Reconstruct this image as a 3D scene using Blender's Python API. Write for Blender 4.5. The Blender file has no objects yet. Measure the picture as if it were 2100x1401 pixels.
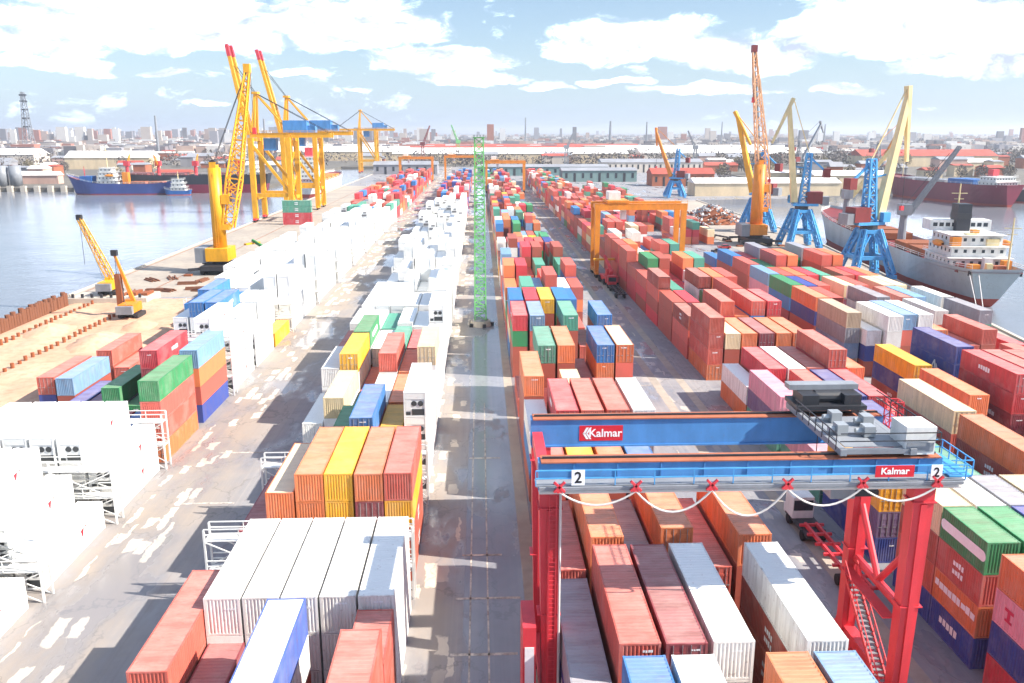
import bpy, math, random
from mathutils import Vector, Matrix
R = math.radians
random.seed(7)
sc = bpy.context.scene
COL = sc.collection

# ---------------------------------------------------------------- camera
CAM_H = 39.2
cam_d = bpy.data.cameras.new('camera'); cam = bpy.data.objects.new('camera', cam_d); COL.objects.link(cam)
cam.location = (0, 0, CAM_H)
cam.rotation_euler = (R(90 - 13.935), 0, -R(2.146))
cam_d.sensor_width = 36; cam_d.lens = 29.743
cam_d.clip_start = 0.5; cam_d.clip_end = 60000
sc.camera = cam

# ---------------------------------------------------------------- sky, sun, exposure
SUN_DIR = Vector((10.4, -2.6, 8.9)).normalized()        # towards the sun
SUN_EL = math.asin(SUN_DIR.z); SUN_ROT = math.atan2(SUN_DIR.x, SUN_DIR.y)
sc.view_settings.view_transform = 'Standard'; sc.view_settings.look = 'None'
sc.view_settings.gamma = 1.0; sc.view_settings.use_curve_mapping = False
sc.view_settings.exposure = 1.68
sc.cycles.max_bounces = 4; sc.cycles.diffuse_bounces = 3; sc.cycles.glossy_bounces = 3; sc.cycles.transmission_bounces = 2; sc.cycles.volume_bounces = 0
sc.cycles.use_adaptive_sampling = True; sc.cycles.adaptive_threshold = 0.02; sc.cycles.caustics_reflective = False; sc.cycles.caustics_refractive = False
world = bpy.data.worlds.new('World'); sc.world = world; world.use_nodes = True

class NT:
    """small helper around a node tree"""
    def __init__(s, tree):
        s.t = tree; s.n = tree.nodes; s.l = tree.links
    def node(s, typ, props=None, **inputs):
        n = s.n.new(typ)
        for k, v in (props or {}).items(): setattr(n, k, v)
        for k, v in inputs.items():
            key = k.replace('__', ' ')
            if key.startswith('i_'): key = int(key[2:])
            s.put(n.inputs[key], v)
        return n
    def put(s, sock, v):
        if isinstance(v, bpy.types.NodeSocket): s.l.new(v, sock)
        else: sock.default_value = v
    def math(s, op, a, b=0.0, c=None, clamp=False):
        n = s.n.new('ShaderNodeMath'); n.operation = op; n.use_clamp = clamp
        s.put(n.inputs[0], a); s.put(n.inputs[1], b)
        if c is not None: s.put(n.inputs[2], c)
        return n.outputs[0]
    def ramp(s, fac, stops):
        n = s.n.new('ShaderNodeValToRGB'); s.put(n.inputs[0], fac)
        e = n.color_ramp.elements
        while len(e) < len(stops): e.new(0.5)
        for q, (p, c) in zip(e, stops):
            q.position = p; q.color = (c, c, c, 1) if isinstance(c, (int, float)) else (*c, 1)
        return n.outputs[0]
    def mix(s, fac, a, b, blend='MIX'):
        n = s.n.new('ShaderNodeMix'); n.data_type = 'RGBA'; n.blend_type = blend
        s.put(n.inputs[0], fac)
        for i, v in ((6, a), (7, b)):
            s.put(n.inputs[i], (*v, 1) if isinstance(v, tuple) and len(v) == 3 else v)
        return n.outputs[2]
    def noise(s, vec, scale, detail=3.0, rough=0.55, dim='3D'):
        n = s.n.new('ShaderNodeTexNoise'); n.noise_dimensions = dim
        if vec is not None: s.put(n.inputs['Vector'], vec)
        n.inputs['Scale'].default_value = scale; n.inputs['Detail'].default_value = detail
        n.inputs['Roughness'].default_value = rough
        return n.outputs[0]
    def mapping(s, vec, scale=(1, 1, 1), loc=(0, 0, 0)):
        n = s.n.new('ShaderNodeMapping'); s.put(n.inputs[0], vec)
        n.inputs['Scale'].default_value = scale; n.inputs['Location'].default_value = loc
        return n.outputs[0]

def build_world():
    w = NT(world.node_tree); w.n.clear()
    out = w.node('ShaderNodeOutputWorld')
    sky = w.node('ShaderNodeTexSky', dict(sky_type='NISHITA', sun_disc=False, sun_elevation=SUN_EL, sun_rotation=SUN_ROT,
                                          altitude=0.0, air_density=1.0, dust_density=0.6, ozone_density=2.4))
    geo = w.node('ShaderNodeTexCoord').outputs['Generated']
    sep = w.node('ShaderNodeSeparateXYZ', i_0=geo)
    x, y, z = sep.outputs
    # angular coordinates of the sky, the same everywhere round the horizon
    az = w.math('ARCTAN2', x, y)
    el = w.math('ARCSINE', z)
    comb = w.node('ShaderNodeCombineXYZ', X=az, Y=w.math('MULTIPLY', el, 2.1), Z=0.0).outputs[0]
    warp = w.node('ShaderNodeTexNoise', Vector=comb, Scale=14.0, Detail=4.0)
    wv = w.node('ShaderNodeVectorMath', dict(operation='SCALE'), i_0=w.node('ShaderNodeVectorMath', dict(operation='SUBTRACT'), i_0=warp.outputs[1], i_1=(0.5, 0.5, 0.5)).outputs[0])
    wv.inputs['Scale'].default_value = 0.07
    comb2 = w.node('ShaderNodeVectorMath', dict(operation='ADD'), i_0=comb, i_1=wv.outputs[0]).outputs[0]
    # the cumulus banks: flat-bottomed heaps at given azimuth/elevation (rad), then loose noise clouds everywhere else
    heaps = CLOUDS
    acc = None
    cs = w.node('ShaderNodeSeparateXYZ', i_0=comb2)
    for (a0, e0, ra, re, k) in heaps:
        dx = w.math('DIVIDE', w.math('SUBTRACT', cs.outputs[0], a0), ra)
        dy = w.math('DIVIDE', w.math('SUBTRACT', cs.outputs[1], e0 * 2.1), re * 2.1)
        dy = w.math('MAXIMUM', dy, w.math('MULTIPLY', dy, -1.9))
        d = w.math('SQRT', w.math('ADD', w.math('MULTIPLY', dx, dx), w.math('MULTIPLY', dy, dy)))
        v = w.math('MULTIPLY', w.math('SUBTRACT', 1.0, d), k)
        acc = v if acc is None else w.math('MAXIMUM', acc, v)
    n1 = w.noise(comb2, 5.5, 8.0, 0.58)
    n2 = w.noise(comb2, 26.0, 9.0, 0.66)
    base = w.math('MULTIPLY', w.math('SUBTRACT', n1, w.ramp(el, [(0.0, 0.62), (0.13, 0.60), (0.24, 0.47)])), 1.3)   # the same broken cumulus deck, closing up overhead
    dens = w.math('ADD', w.math('MAXIMUM', acc, base), w.math('MULTIPLY', w.math('SUBTRACT', n2, 0.5), 1.05))
    mask = w.ramp(dens, [(0.0, 0.0), (0.12, 0.16), (0.28, 0.52), (0.50, 0.86), (0.85, 1.0)])
    # haze towards the horizon, whitening the blue evenly all round
    hz = w.ramp(el, [(0.0, 0.75), (0.07, 0.30), (0.20, 0.0)])
    bg = w.node('ShaderNodeBackground', Color=w.mix(hz, sky.outputs[0], (3.5, 4.9, 7.0)), Strength=0.05)
    na = w.noise(comb2, 13.0, 6.0, 0.6); nb = w.noise(w.mapping(comb2, (1, 1, 1), (0.0, 0.03, 0)), 13.0, 6.0, 0.6)
    lit = w.math('ADD', w.math('ADD', 0.56, w.math('MULTIPLY', w.math('SUBTRACT', na, nb), 1.6)), w.math('MULTIPLY', w.math('SUBTRACT', n1, 0.5), 0.8))
    shade = w.ramp(lit, [(0.25, (0.125, 0.14, 0.185)), (0.45, (0.24, 0.26, 0.32)), (0.66, (0.80, 0.93, 1.18))])
    cl = w.node('ShaderNodeBackground', Color=shade, Strength=1.75)
    mx = w.node('ShaderNodeMixShader', Fac=mask, i_1=bg.outputs[0], i_2=cl.outputs[0])
    w.l.new(mx.outputs[0], out.inputs[0])
def azel(px, py):
    """azimuth, elevation of a direction given on the 2100 px wide picture plane (only used to say where a cloud hangs)"""
    f, p, q = 1735.0, R(13.935), R(2.146)
    a, b = (px - 1050) / f, -(py - 700.5) / f
    d = Vector((a, 1.0, b))
    d = Matrix.Rotation(-q, 3, 'Z') @ (Matrix.Rotation(-p, 3, 'X') @ d)
    d.normalize()
    return math.atan2(d.x, d.y), math.asin(d.z)
CLOUDS = []
for (px, py, rx, ry, k) in [(330, 60, 420, 110, 1.2), (60, 95, 210, 60, 1.0), (700, 60, 270, 100, 1.2), (900, 130, 210, 50, 1.0), (90, 140, 190, 36, 1.0),
                            (350, 150, 70, 16, .8), (620, 150, 90, 22, .8), (960, 165, 130, 26, .9),
                            (1300, 95, 260, 85, 1.3), (1500, 120, 220, 70, 1.1), (1250, 170, 100, 16, .9), (1120, 180, 70, 18, .9), (1450, 190, 190, 22, .9),
                            (1850, 70, 420, 100, 1.2), (2000, 130, 260, 60, 1.0), (1730, 185, 110, 20, .7), (1640, 105, 60, 22, .9), (1900, 20, 300, 60, 1.),
                            (430, 210, 60, 10, .6), (740, 190, 40, 9, .6)]:
    a0, e0 = azel(px, py); a1, e1 = azel(px + rx, py); a2, e2 = azel(px, py - ry)
    CLOUDS.append((a0, e0, abs(a1 - a0) * .84, abs(e2 - e0) * .84, k))
build_world()
world.cycles.sampling_method = 'MANUAL'; world.cycles.sample_map_resolution = 512
sun_d = bpy.data.lights.new('sun', 'SUN'); sun = bpy.data.objects.new('sun', sun_d); COL.objects.link(sun)
sun_d.energy = 3.3; sun_d.angle = R(0.55); sun_d.color = (1.0, 0.93, 0.83)
sun.rotation_euler = (-SUN_DIR).to_track_quat('-Z', 'Y').to_euler()

# ---------------------------------------------------------------- materials
def lin(c):
    return tuple(((v / 255) / 12.92 if v / 255 <= 0.04045 else ((v / 255 + 0.055) / 1.055) ** 2.4) for v in c)
MATS = {}
def new_mat(name):
    m = bpy.data.materials.new(name); m.use_nodes = True
    t = NT(m.node_tree); b = t.n['Principled BSDF']
    MATS[name] = m
    return m, t, b
def bump(t, b, h, strength=0.3, dist=0.02):
    n = t.node('ShaderNodeBump', Strength=strength, Distance=dist, Height=h)
    t.l.new(n.outputs[0], b.inputs['Normal'])
def paint(name, rgb, rough=0.5, wear=0.25, metal=0.0, rust=(0.16, 0.07, 0.035), scale=0.6):
    """painted steel: uneven fading, runs and rust freckles"""
    m, t, b = new_mat(name)
    c = lin(rgb)
    oc = t.node('ShaderNodeTexCoord').outputs['Object']
    n = t.noise(t.mapping(oc, (1, 1, 0.35)), scale, 6, 0.6)
    n2 = t.noise(oc, scale * 7, 4, 0.6)
    dark = tuple(v * 0.72 for v in c)
    col = t.mix(t.ramp(n, [(0.35, 0.0), (0.7, 1.0)]), c, dark)
    col = t.mix(t.math('MULTIPLY', t.ramp(n2, [(0.6, 0.0), (0.72, 1.0)]), wear), col, rust)
    t.put(b.inputs['Base Color'], col)
    b.inputs['Roughness'].default_value = rough; b.inputs['Metallic'].default_value = metal
    return m
def flat(name, rgb, rough=0.6, metal=0.0):
    m, t, b = new_mat(name)
    oc = t.node('ShaderNodeTexCoord').outputs['Object']
    n = t.noise(oc, 1.7, 5, 0.6)
    c = lin(rgb)
    t.put(b.inputs['Base Color'], t.mix(n, tuple(v * 0.85 for v in c), tuple(min(1, v * 1.12) for v in c)))
    b.inputs['Roughness'].default_value = rough; b.inputs['Metallic'].default_value = metal
    return m
def container_mat(name, kind):
    m, t, b = new_mat(name)
    oi = t.node('ShaderNodeObjectInfo')
    oc = t.node('ShaderNodeTexCoord').outputs['Object']
    off = t.node('ShaderNodeVectorMath', dict(operation='SCALE'), i_0=(37.0, 91.0, 53.0)); t.put(off.inputs['Scale'], oi.outputs['Random'])
    v = t.node('ShaderNodeVectorMath', dict(operation='ADD'), i_0=oc, i_1=off.outputs[0]).outputs[0]
    base = oi.outputs['Color']
    if kind == 'roof':
        base = t.mix(t.math('SUBTRACT', 0.30, t.math('MULTIPLY', t.node('ShaderNodeSeparateColor', i_0=base).outputs[1], 0.42), clamp=True), base, (0.60, 0.47, 0.40))     # chalked, dusty top paint
        # cross-wise dents and stains, rust showing at the ends
        bands = t.noise(t.mapping(v, (0.34, 1.25, 1)), 1.0, 6, 0.68)
        blot = t.noise(v, 0.55, 5, 0.65)
        spots = t.noise(v, 3.4, 4, 0.6)
        k = t.ramp(bands, [(0.40, 1.0), (0.53, 0.0)])
        pale = t.node('ShaderNodeSeparateColor', i_0=base).outputs[1]
        col = t.mix(t.math('MULTIPLY', k, t.math('SUBTRACT', 0.74, t.math('MULTIPLY', pale, 0.85), clamp=True)), base, t.mix(0.55, base, (0.14, 0.055, 0.035)))
        col = t.mix(t.math('MULTIPLY', t.ramp(blot, [(0.45, 0.0), (0.72, 1.0)]), 0.5), col, t.mix(t.math('SUBTRACT', 0.55, t.math('MULTIPLY', pale, 0.7), clamp=True), base, (0.62, 0.52, 0.44)))
        col = t.mix(t.math('MULTIPLY', t.ramp(spots, [(0.63, 0.0), (0.72, 1.0)]), 0.35), col, (0.20, 0.085, 0.04))
    elif kind == 'reefer':
        spots = t.noise(v, 1.1, 6, 0.7)
        col = t.mix(t.math('MULTIPLY', t.ramp(spots, [(0.55, 0.0), (0.75, 1.0)]), 0.22), base, (0.45, 0.40, 0.34))
    else:
        runs = t.noise(t.mapping(v, (1.2, 1.2, 0.16)), 1.6, 5, 0.6)
        spots = t.noise(v, 2.6, 5, 0.65)
        col = t.mix(t.math('MULTIPLY', t.ramp(runs, [(0.38, 0.0), (0.66, 1.0)]), 0.5), base, t.mix(0.6, base, (0.12, 0.06, 0.04)))
        col = t.mix(t.math('MULTIPLY', t.ramp(spots, [(0.60, 0.0), (0.72, 1.0)]), 0.42), col, (0.24, 0.12, 0.07))
        fade = t.noise(v, 0.4, 4, 0.6)
        col = t.mix(t.math('MULTIPLY', t.ramp(fade, [(0.48, 0.0), (0.66, 1.0)]), 0.3), col, t.mix(0.5, base, (0.6, 0.52, 0.48)))
    t.put(b.inputs['Base Color'], col)
    b.inputs['Roughness'].default_value = 0.55
    return m
container_mat('steel_wall', 'wall'); container_mat('steel_roof', 'roof'); container_mat('reefer_skin', 'reefer')
def mass_mat():
    m, t, b = new_mat('container_mass')
    at = t.node('ShaderNodeAttribute', dict(attribute_name='Col'))
    geo = t.node('ShaderNodeNewGeometry')
    n = t.noise(t.mapping(geo.outputs['Position'], (1, 1, 0.5)), 0.7, 5, 0.65)
    col = t.mix(t.math('MULTIPLY', t.ramp(n, [(0.42, 0.0), (0.7, 1.0)]), 0.45), at.outputs[0], t.mix(0.5, at.outputs[0], (0.2, 0.12, 0.08)))
    t.put(b.inputs['Base Color'], col); b.inputs['Roughness'].default_value = 0.6
mass_mat()
paint('red_paint', (220, 62, 72), 0.45, 0.15); paint('blue_paint', (78, 142, 204), 0.45, 0.12)
paint('yellow_paint', (240, 172, 24), 0.45, 0.22); paint('orange_paint', (232, 142, 36), 0.5, 0.25)
paint('crane_blue', (78, 164, 222), 0.5, 0.2); paint('cream_paint', (232, 212, 158), 0.5, 0.25)
paint('white_paint', (232, 232, 228), 0.45, 0.15); paint('grey_paint', (140, 144, 150), 0.5, 0.25)
paint('dark_steel', (46, 48, 54), 0.5, 0.3); paint('green_paint', (120, 200, 116), 0.5, 0.2)
paint('rust_steel', (150, 84, 48), 0.8, 0.7, scale=1.3); paint('rust_top', (176, 104, 74), 0.75, 0.6)
paint('maroon_hull', (128, 34, 62), 0.45, 0.15, scale=0.12); paint('navy_hull', (52, 72, 136), 0.45, 0.15, scale=0.12)
paint('grey_hull', (178, 190, 194), 0.5, 0.3, scale=0.12); paint('boot_red', (170, 62, 48), 0.6, 0.4, scale=0.15)
paint('hull_blue', (36, 100, 170), 0.5, 0.15); paint('green_machine', (40, 128, 60), 0.5, 0.2)
paint('black_hull', (40, 44, 54), 0.5, 0.2); paint('brown_red', (130, 44, 44), 0.55, 0.3)
flat('black_rubber', (30, 30, 32), 0.85); flat('white_print', (240, 240, 240), 0.5); flat('red_print', (206, 30, 48), 0.5)
flat('black_print', (26, 28, 34), 0.5); flat('cable_grey', (206, 202, 196), 0.6); flat('grille_dark', (60, 62, 64), 0.6)
flat('galvanised', (170, 174, 176), 0.4, 0.4); flat('pink_print', (200, 50, 84), 0.5)
flat('concrete', (186, 176, 162), 0.9); flat('rust_pile', (118, 74, 52), 0.85); paint('pale_orange', (236, 180, 132), 0.5, 0.3)
def glass_mat():
    m, t, b = new_mat('glass'); b.inputs['Base Color'].default_value = (0.03, 0.04, 0.05, 1); b.inputs['Roughness'].default_value = 0.08
glass_mat()

def asphalt_mat():
    m, t, b = new_mat('asphalt')
    P = t.node('ShaderNodeNewGeometry').outputs['Position']
    s = t.node('ShaderNodeSeparateXYZ', i_0=P); X, Y = s.outputs[0], s.outputs[1]
    n1 = t.noise(P, 0.06, 6, 0.6); n2 = t.noise(P, 0.55, 6, 0.6); n3 = t.noise(P, 7.0, 3, 0.6)
    col = t.mix(t.ramp(n1, [(0.35, 0.0), (0.65, 1.0)]), (0.235, 0.235, 0.252), (0.305, 0.295, 0.30))
    col = t.mix(t.math('MULTIPLY', t.ramp(n2, [(0.45, 0.0), (0.7, 1.0)]), 0.5), col, (0.20, 0.188, 0.192))
    col = t.mix(t.math('MULTIPLY', n3, 0.25), col, (0.28, 0.24, 0.21))
    # tyre and wheel tracks along the lanes
    trk = t.noise(t.mapping(P, (1.6, 0.012, 1)), 1.0, 4, 0.65)
    col = t.mix(t.math('MULTIPLY', t.ramp(trk, [(0.5, 0.0), (0.66, 1.0)]), 0.22), col, (0.46, 0.41, 0.35))
    col = t.mix(t.math('MULTIPLY', t.ramp(trk, [(0.32, 1.0), (0.42, 0.0)]), 0.32), col, (0.16, 0.152, 0.158))
    # worn-out paving slabs showing pale through the surfacing beside the left-hand block and in the middle lane
    wx = t.noise(P, 0.5, 3, 0.6)
    pv = t.node('ShaderNodeVectorMath', dict(operation='ADD'), i_0=t.mapping(P, (0.78, 0.30, 0.0)), i_1=t.node('ShaderNodeCombineXYZ', X=t.math('MULTIPLY', wx, 0.9), Y=t.math('MULTIPLY', n2, 0.7), Z=0.0).outputs[0]).outputs[0]
    vor = t.node('ShaderNodeTexVoronoi', dict(feature='F1', distance='CHEBYCHEV'), Vector=pv, Scale=1.0, Randomness=0.85)
    cell = t.node('ShaderNodeSeparateColor', i_0=vor.outputs['Color']).outputs[0]
    slab = t.math('MULTIPLY', t.math('GREATER_THAN', cell, 0.5), t.ramp(vor.outputs['Distance'], [(0.36, 1.0), (0.42, 0.0)]))
    def band(c, hw):
        return t.ramp(t.math('ABSOLUTE', t.math('SUBTRACT', X, c)), [(0.0, 1.0), (1.0, 0.0)]) if False else t.math('LESS_THAN', t.math('ABSOLUTE', t.math('SUBTRACT', t.math('ADD', X, t.math('MULTIPLY', wx, 1.2)), c)), hw)
    bl = t.math('MAXIMUM', t.math('MAXIMUM', band(-33.6, 2.6), t.math('MULTIPLY', band(-3.6, 1.9), 0.7)), t.math('MULTIPLY', band(29.5, 1.6), 0.5))
    warm = t.math('MAXIMUM', t.ramp(t.math('ABSOLUTE', t.math('DIVIDE', t.math('ADD', X, 34.0), 12.0)), [(0.2, 1.0), (0.7, 0.0)]), t.ramp(t.math('ABSOLUTE', t.math('DIVIDE', t.math('ADD', X, 4.6), 6.0)), [(0.15, 0.8), (0.45, 0.0)]))
    col = t.mix(t.math('MULTIPLY', warm, 0.72), col, t.mix(n2, (0.28, 0.22, 0.165), (0.36, 0.29, 0.22)))    # warm beige of the sunlit lane sides, painted into the surface colour
    vor2 = t.node('ShaderNodeTexVoronoi', dict(feature='F1'), Vector=t.mapping(P, (0.11, 0.06, 0)), Scale=1.0)
    c2 = t.node('ShaderNodeSeparateColor', i_0=vor2.outputs['Color']).outputs[1]
    blotch = t.math('MULTIPLY', t.math('GREATER_THAN', c2, 0.7), t.ramp(t.math('ADD', vor2.outputs['Distance'], t.math('MULTIPLY', n2, 0.35)), [(0.30, 1.0), (0.40, 0.0)]))
    col = t.mix(t.math('MULTIPLY', blotch, 0.55), col, (0.46, 0.40, 0.34))
    col = t.mix(t.math('MULTIPLY', t.math('MULTIPLY', slab, bl), 0.95), col, (0.74, 0.64, 0.50))
    cr = t.node('ShaderNodeTexVoronoi', dict(feature='DISTANCE_TO_EDGE'), Vector=t.node('ShaderNodeVectorMath', dict(operation='ADD'), i_0=t.mapping(P, (0.16, 0.10, 0)), i_1=t.node('ShaderNodeCombineXYZ', X=t.math('MULTIPLY', n2, 0.5), Y=t.math('MULTIPLY', wx, 0.5), Z=0.0).outputs[0]).outputs[0], Scale=1.0)
    col = t.mix(t.ramp(cr.outputs['Distance'], [(0.006, 0.35), (0.016, 0.0)]), col, (0.10, 0.092, 0.09))
    # standing water in the low middle lane and here and there elsewhere
    wetn = t.noise(t.mapping(P, (0.13, 0.05, 0)), 1.0, 5, 0.6)
    mid = t.math('LESS_THAN', t.math('ABSOLUTE', t.math('SUBTRACT', X, 1.9)), 3.6)
    wet = t.ramp(t.math('ADD', wetn, t.math('MULTIPLY', mid, 0.15)), [(0.51, 0.0), (0.59, 1.0)])
    damp = t.ramp(t.math('ADD', wetn, t.math('MULTIPLY', mid, 0.15)), [(0.44, 0.0), (0.56, 1.0)])
    col = t.mix(t.math('MULTIPLY', damp, 0.45), col, (0.165, 0.18, 0.215))
    t.put(b.inputs['Base Color'], col)
    t.put(b.inputs['Roughness'], t.math('SUBTRACT', 0.9, t.math('MULTIPLY', wet, 0.78)))
    h = t.math('MULTIPLY', t.math('ADD', t.math('MULTIPLY', n3, 0.3), n2), t.math('SUBTRACT', 1.0, wet))
    bump(t, b, h, 0.35, 0.05)
asphalt_mat()
def ground_mat(name, c1, c2, scale=0.1, c3=None, amt=0.4):
    m, t, b = new_mat(name)
    P = t.node('ShaderNodeNewGeometry').outputs['Position']
    n1 = t.noise(P, scale, 7, 0.62); n2 = t.noise(P, scale * 9, 5, 0.6)
    col = t.mix(t.ramp(n1, [(0.35, 0.0), (0.65, 1.0)]), c1, c2)
    col = t.mix(t.math('MULTIPLY', t.ramp(n2, [(0.45, 0.0), (0.7, 1.0)]), amt), col, c3 or tuple(v * 0.6 for v in c1))
    t.put(b.inputs['Base Color'], col); b.inputs['Roughness'].default_value = 0.92
    bump(t, b, n2, 0.4, 0.1)
ground_mat('quay_concrete', (0.31, 0.27, 0.23), (0.42, 0.36, 0.29), 0.07)
ground_mat('sand', (0.50, 0.30, 0.19), (0.60, 0.39, 0.26), 0.09, (0.40, 0.22, 0.13), 0.6)
ground_mat('far_ground', (0.11, 0.10, 0.09), (0.17, 0.15, 0.12), 0.012, (0.09, 0.09, 0.07), 0.6)
ground_mat('twigs', (0.115, 0.10, 0.095), (0.16, 0.135, 0.115), 0.05)
ground_mat('twigs_olive', (0.20, 0.17, 0.09), (0.24, 0.19, 0.11), 0.05)
ground_mat('mud', (0.16, 0.12, 0.08), (0.22, 0.17, 0.11), 0.08)
def water_mat():
    m, t, b = new_mat('water')
    P = t.node('ShaderNodeNewGeometry').outputs['Position']
    n1 = t.noise(t.mapping(P, (0.22, 0.16, 0)), 1.0, 4, 0.6); n2 = t.noise(t.mapping(P, (0.02, 0.03, 0)), 1.0, 3, 0.5)
    t.put(b.inputs['Base Color'], t.mix(n2, (0.15, 0.165, 0.19), (0.19, 0.20, 0.22)))
    b.inputs['Roughness'].default_value = 0.16; b.inputs['IOR'].default_value = 1.33
    bump(t, b, t.math('ADD', t.math('MULTIPLY', n1, 0.5), n2), 0.35, 0.6)
water_mat()
def attr_mat(name):
    m, t, b = new_mat(name)
    at = t.node('ShaderNodeAttribute', dict(attribute_name='Col'))
    P = t.node('ShaderNodeNewGeometry').outputs['Position']
    n = t.noise(P, 0.08, 5, 0.7)
    t.put(b.inputs['Base Color'], t.mix(t.math('MULTIPLY', n, 0.6), at.outputs[0], t.mix(0.5, at.outputs[0], (0.12, 0.11, 0.10))))
    b.inputs['Roughness'].default_value = 0.85
attr_mat('city')

# ---------------------------------------------------------------- mesh helpers
class MB:
    def __init__(s): s.v = []; s.f = []; s.c = []
    def quad(s, a, b, c, d):
        i = len(s.v); s.v += [tuple(a), tuple(b), tuple(c), tuple(d)]; s.f.append((i, i + 1, i + 2, i + 3)); return s
    def box(s, x0, x1, y0, y1, z0, z1, col=None, bottom=True):
        i = len(s.v)
        s.v += [(x0, y0, z0), (x1, y0, z0), (x1, y1, z0), (x0, y1, z0), (x0, y0, z1), (x1, y0, z1), (x1, y1, z1), (x0, y1, z1)]
        fs = [(i + 4, i + 5, i + 6, i + 7), (i, i + 1, i + 5, i + 4), (i + 1, i + 2, i + 6, i + 5), (i + 2, i + 3, i + 7, i + 6), (i + 3, i, i + 4, i + 7)]
        if bottom: fs.append((i + 3, i + 2, i + 1, i))
        s.f += fs
        if col is not None: s.c += [col] * len(fs)
        return s
    def beam(s, p0, p1, w, h=None, w1=None, h1=None, up=(0, 0, 1)):
        h = h or w; w1 = w1 or w; h1 = h1 or (h if w1 == w else w1)
        p0, p1 = Vector(p0), Vector(p1); d = (p1 - p0)
        if d.length < 1e-6: return s
        d.normalize(); u = Vector(up)
        if abs(d.dot(u)) > 0.98: u = Vector((0, 1, 0)) if abs(d.y) < 0.9 else Vector((1, 0, 0))
        r = d.cross(u).normalized(); u = r.cross(d)
        i = len(s.v)
        for p, a, b in ((p0, w, h), (p1, w1, h1)):
            for sx, sz in ((-1, -1), (1, -1), (1, 1), (-1, 1)):
                s.v.append(tuple(p + r * (sx * a / 2) + u * (sz * b / 2)))
        s.f += [(i, i + 1, i + 5, i + 4), (i + 1, i + 2, i + 6, i + 5), (i + 2, i + 3, i + 7, i + 6), (i + 3, i, i + 4, i + 7), (i + 3, i + 2, i + 1, i), (i + 4, i + 5, i + 6, i + 7)]
        return s
    def tube(s, p0, p1, r0, r1=None, n=8, caps=True):
        r1 = r0 if r1 is None else r1
        p0, p1 = Vector(p0), Vector(p1); d = (p1 - p0).normalized()
        u = Vector((0, 0, 1)) if abs(d.z) < 0.9 else Vector((1, 0, 0))
        a = d.cross(u).normalized(); b = a.cross(d); i = len(s.v)
        for p, r in ((p0, r0), (p1, r1)):
            for k in range(n):
                t = 2 * math.pi * k / n; s.v.append(tuple(p + (a * math.cos(t) + b * math.sin(t)) * r))
        for k in range(n): s.f.append((i + k, i + (k + 1) % n, i + n + (k + 1) % n, i + n + k))
        if caps:
            s.f.append(tuple(i + k for k in reversed(range(n)))); s.f.append(tuple(i + n + k for k in range(n)))
        return s
    def path(s, pts, r, n=6):
        for a, b in zip(pts[:-1], pts[1:]): s.tube(a, b, r, r, n, False)
        return s
    def poly(s, pts, z0, z1):
        """vertical prism over a counter-clockwise outline"""
        n = len(pts); i = len(s.v)
        s.v += [(x, y, z0) for x, y in pts] + [(x, y, z1) for x, y in pts]
        s.f.append(tuple(i + n + k for k in range(n)))
        for k in range(n): s.f.append((i + k, i + (k + 1) % n, i + n + (k + 1) % n, i + n + k))
        return s
    def lattice(s, p0, p1, w0, w1, chord=0.2, brace=0.1, bays=None, h0=None, h1=None, up=(0, 0, 1), mid=None):
        """four-chord lattice boom tapering from w0 to w1"""
        p0, p1 = Vector(p0), Vector(p1); d = p1 - p0; L = d.length; d.normalize(); u = Vector(up)
        if abs(d.dot(u)) > 0.98: u = Vector((0, 1, 0))
        r = d.cross(u).normalized(); u = r.cross(d)
        h0 = h0 or w0; h1 = h1 or w1
        bays = bays or max(3, int(L / ((w0 + w1) / 2 * 1.15)))
        def ring(t):
            if mid:
                tm, wm = mid
                w = w0 + (wm - w0) * t / tm if t < tm else wm + (w1 - wm) * (t - tm) / (1 - tm); h = w
            else: w = w0 + (w1 - w0) * t; h = h0 + (h1 - h0) * t
            c = p0 + d * (L * t)
            return [c + r * (sx * w / 2) + u * (sz * h / 2) for sx, sz in ((-1, -1), (1, -1), (1, 1), (-1, 1))]
        prev = ring(0)
        for k in range(1, bays + 1):
            cur = ring(k / bays)
            for j in range(4):
                s.beam(prev[j], cur[j], chord)
                j2 = (j + 1) % 4
                if k % 2: s.beam(prev[j], cur[j2], brace)
                else: s.beam(prev[j2], cur[j], brace)
                s.beam(cur[j], cur[j2], brace)
            prev = cur
        return s
    def mesh(s, name, mat):
        m = bpy.data.meshes.new(name); m.from_pydata(s.v, [], s.f)
        if s.c:
            ca = m.color_attributes.new('Col', 'FLOAT_COLOR', 'CORNER')
            buf = []
            for p, c in zip(m.polygons, s.c): buf += list((*c, 1.0)) * p.loop_total
            ca.data.foreach_set('color', buf)
        if mat: m.materials.append(MATS[mat])
        m.update(); return m
    def build(s, name, mat, parent=None, loc=None):
        return link(name, s.mesh(name, mat), parent, loc)
def link(name, data, parent=None, loc=None, color=None, rz=None):
    o = bpy.data.objects.new(name, data); COL.objects.link(o)
    if parent is not None: o.parent = parent
    if loc is not None: o.location = loc
    if rz is not None: o.rotation_euler = (0, 0, rz)
    if color is not None: o.color = (*color, 1)
    return o
def tag(o, label=None, cat=None, group=None, kind=None):
    if label: o['label'] = label
    if cat: o['category'] = cat
    if group: o['group'] = group
    if kind: o['kind'] = kind
    return o
def thing(name, label, cat, loc=(0, 0, 0), rz=0.0, group=None):
    o = link(name, None, None, loc, rz=rz); o.empty_display_size = 0.5
    return tag(o, label, cat, group)
def smooth(o):
    o.data.shade_smooth(); return o
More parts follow.
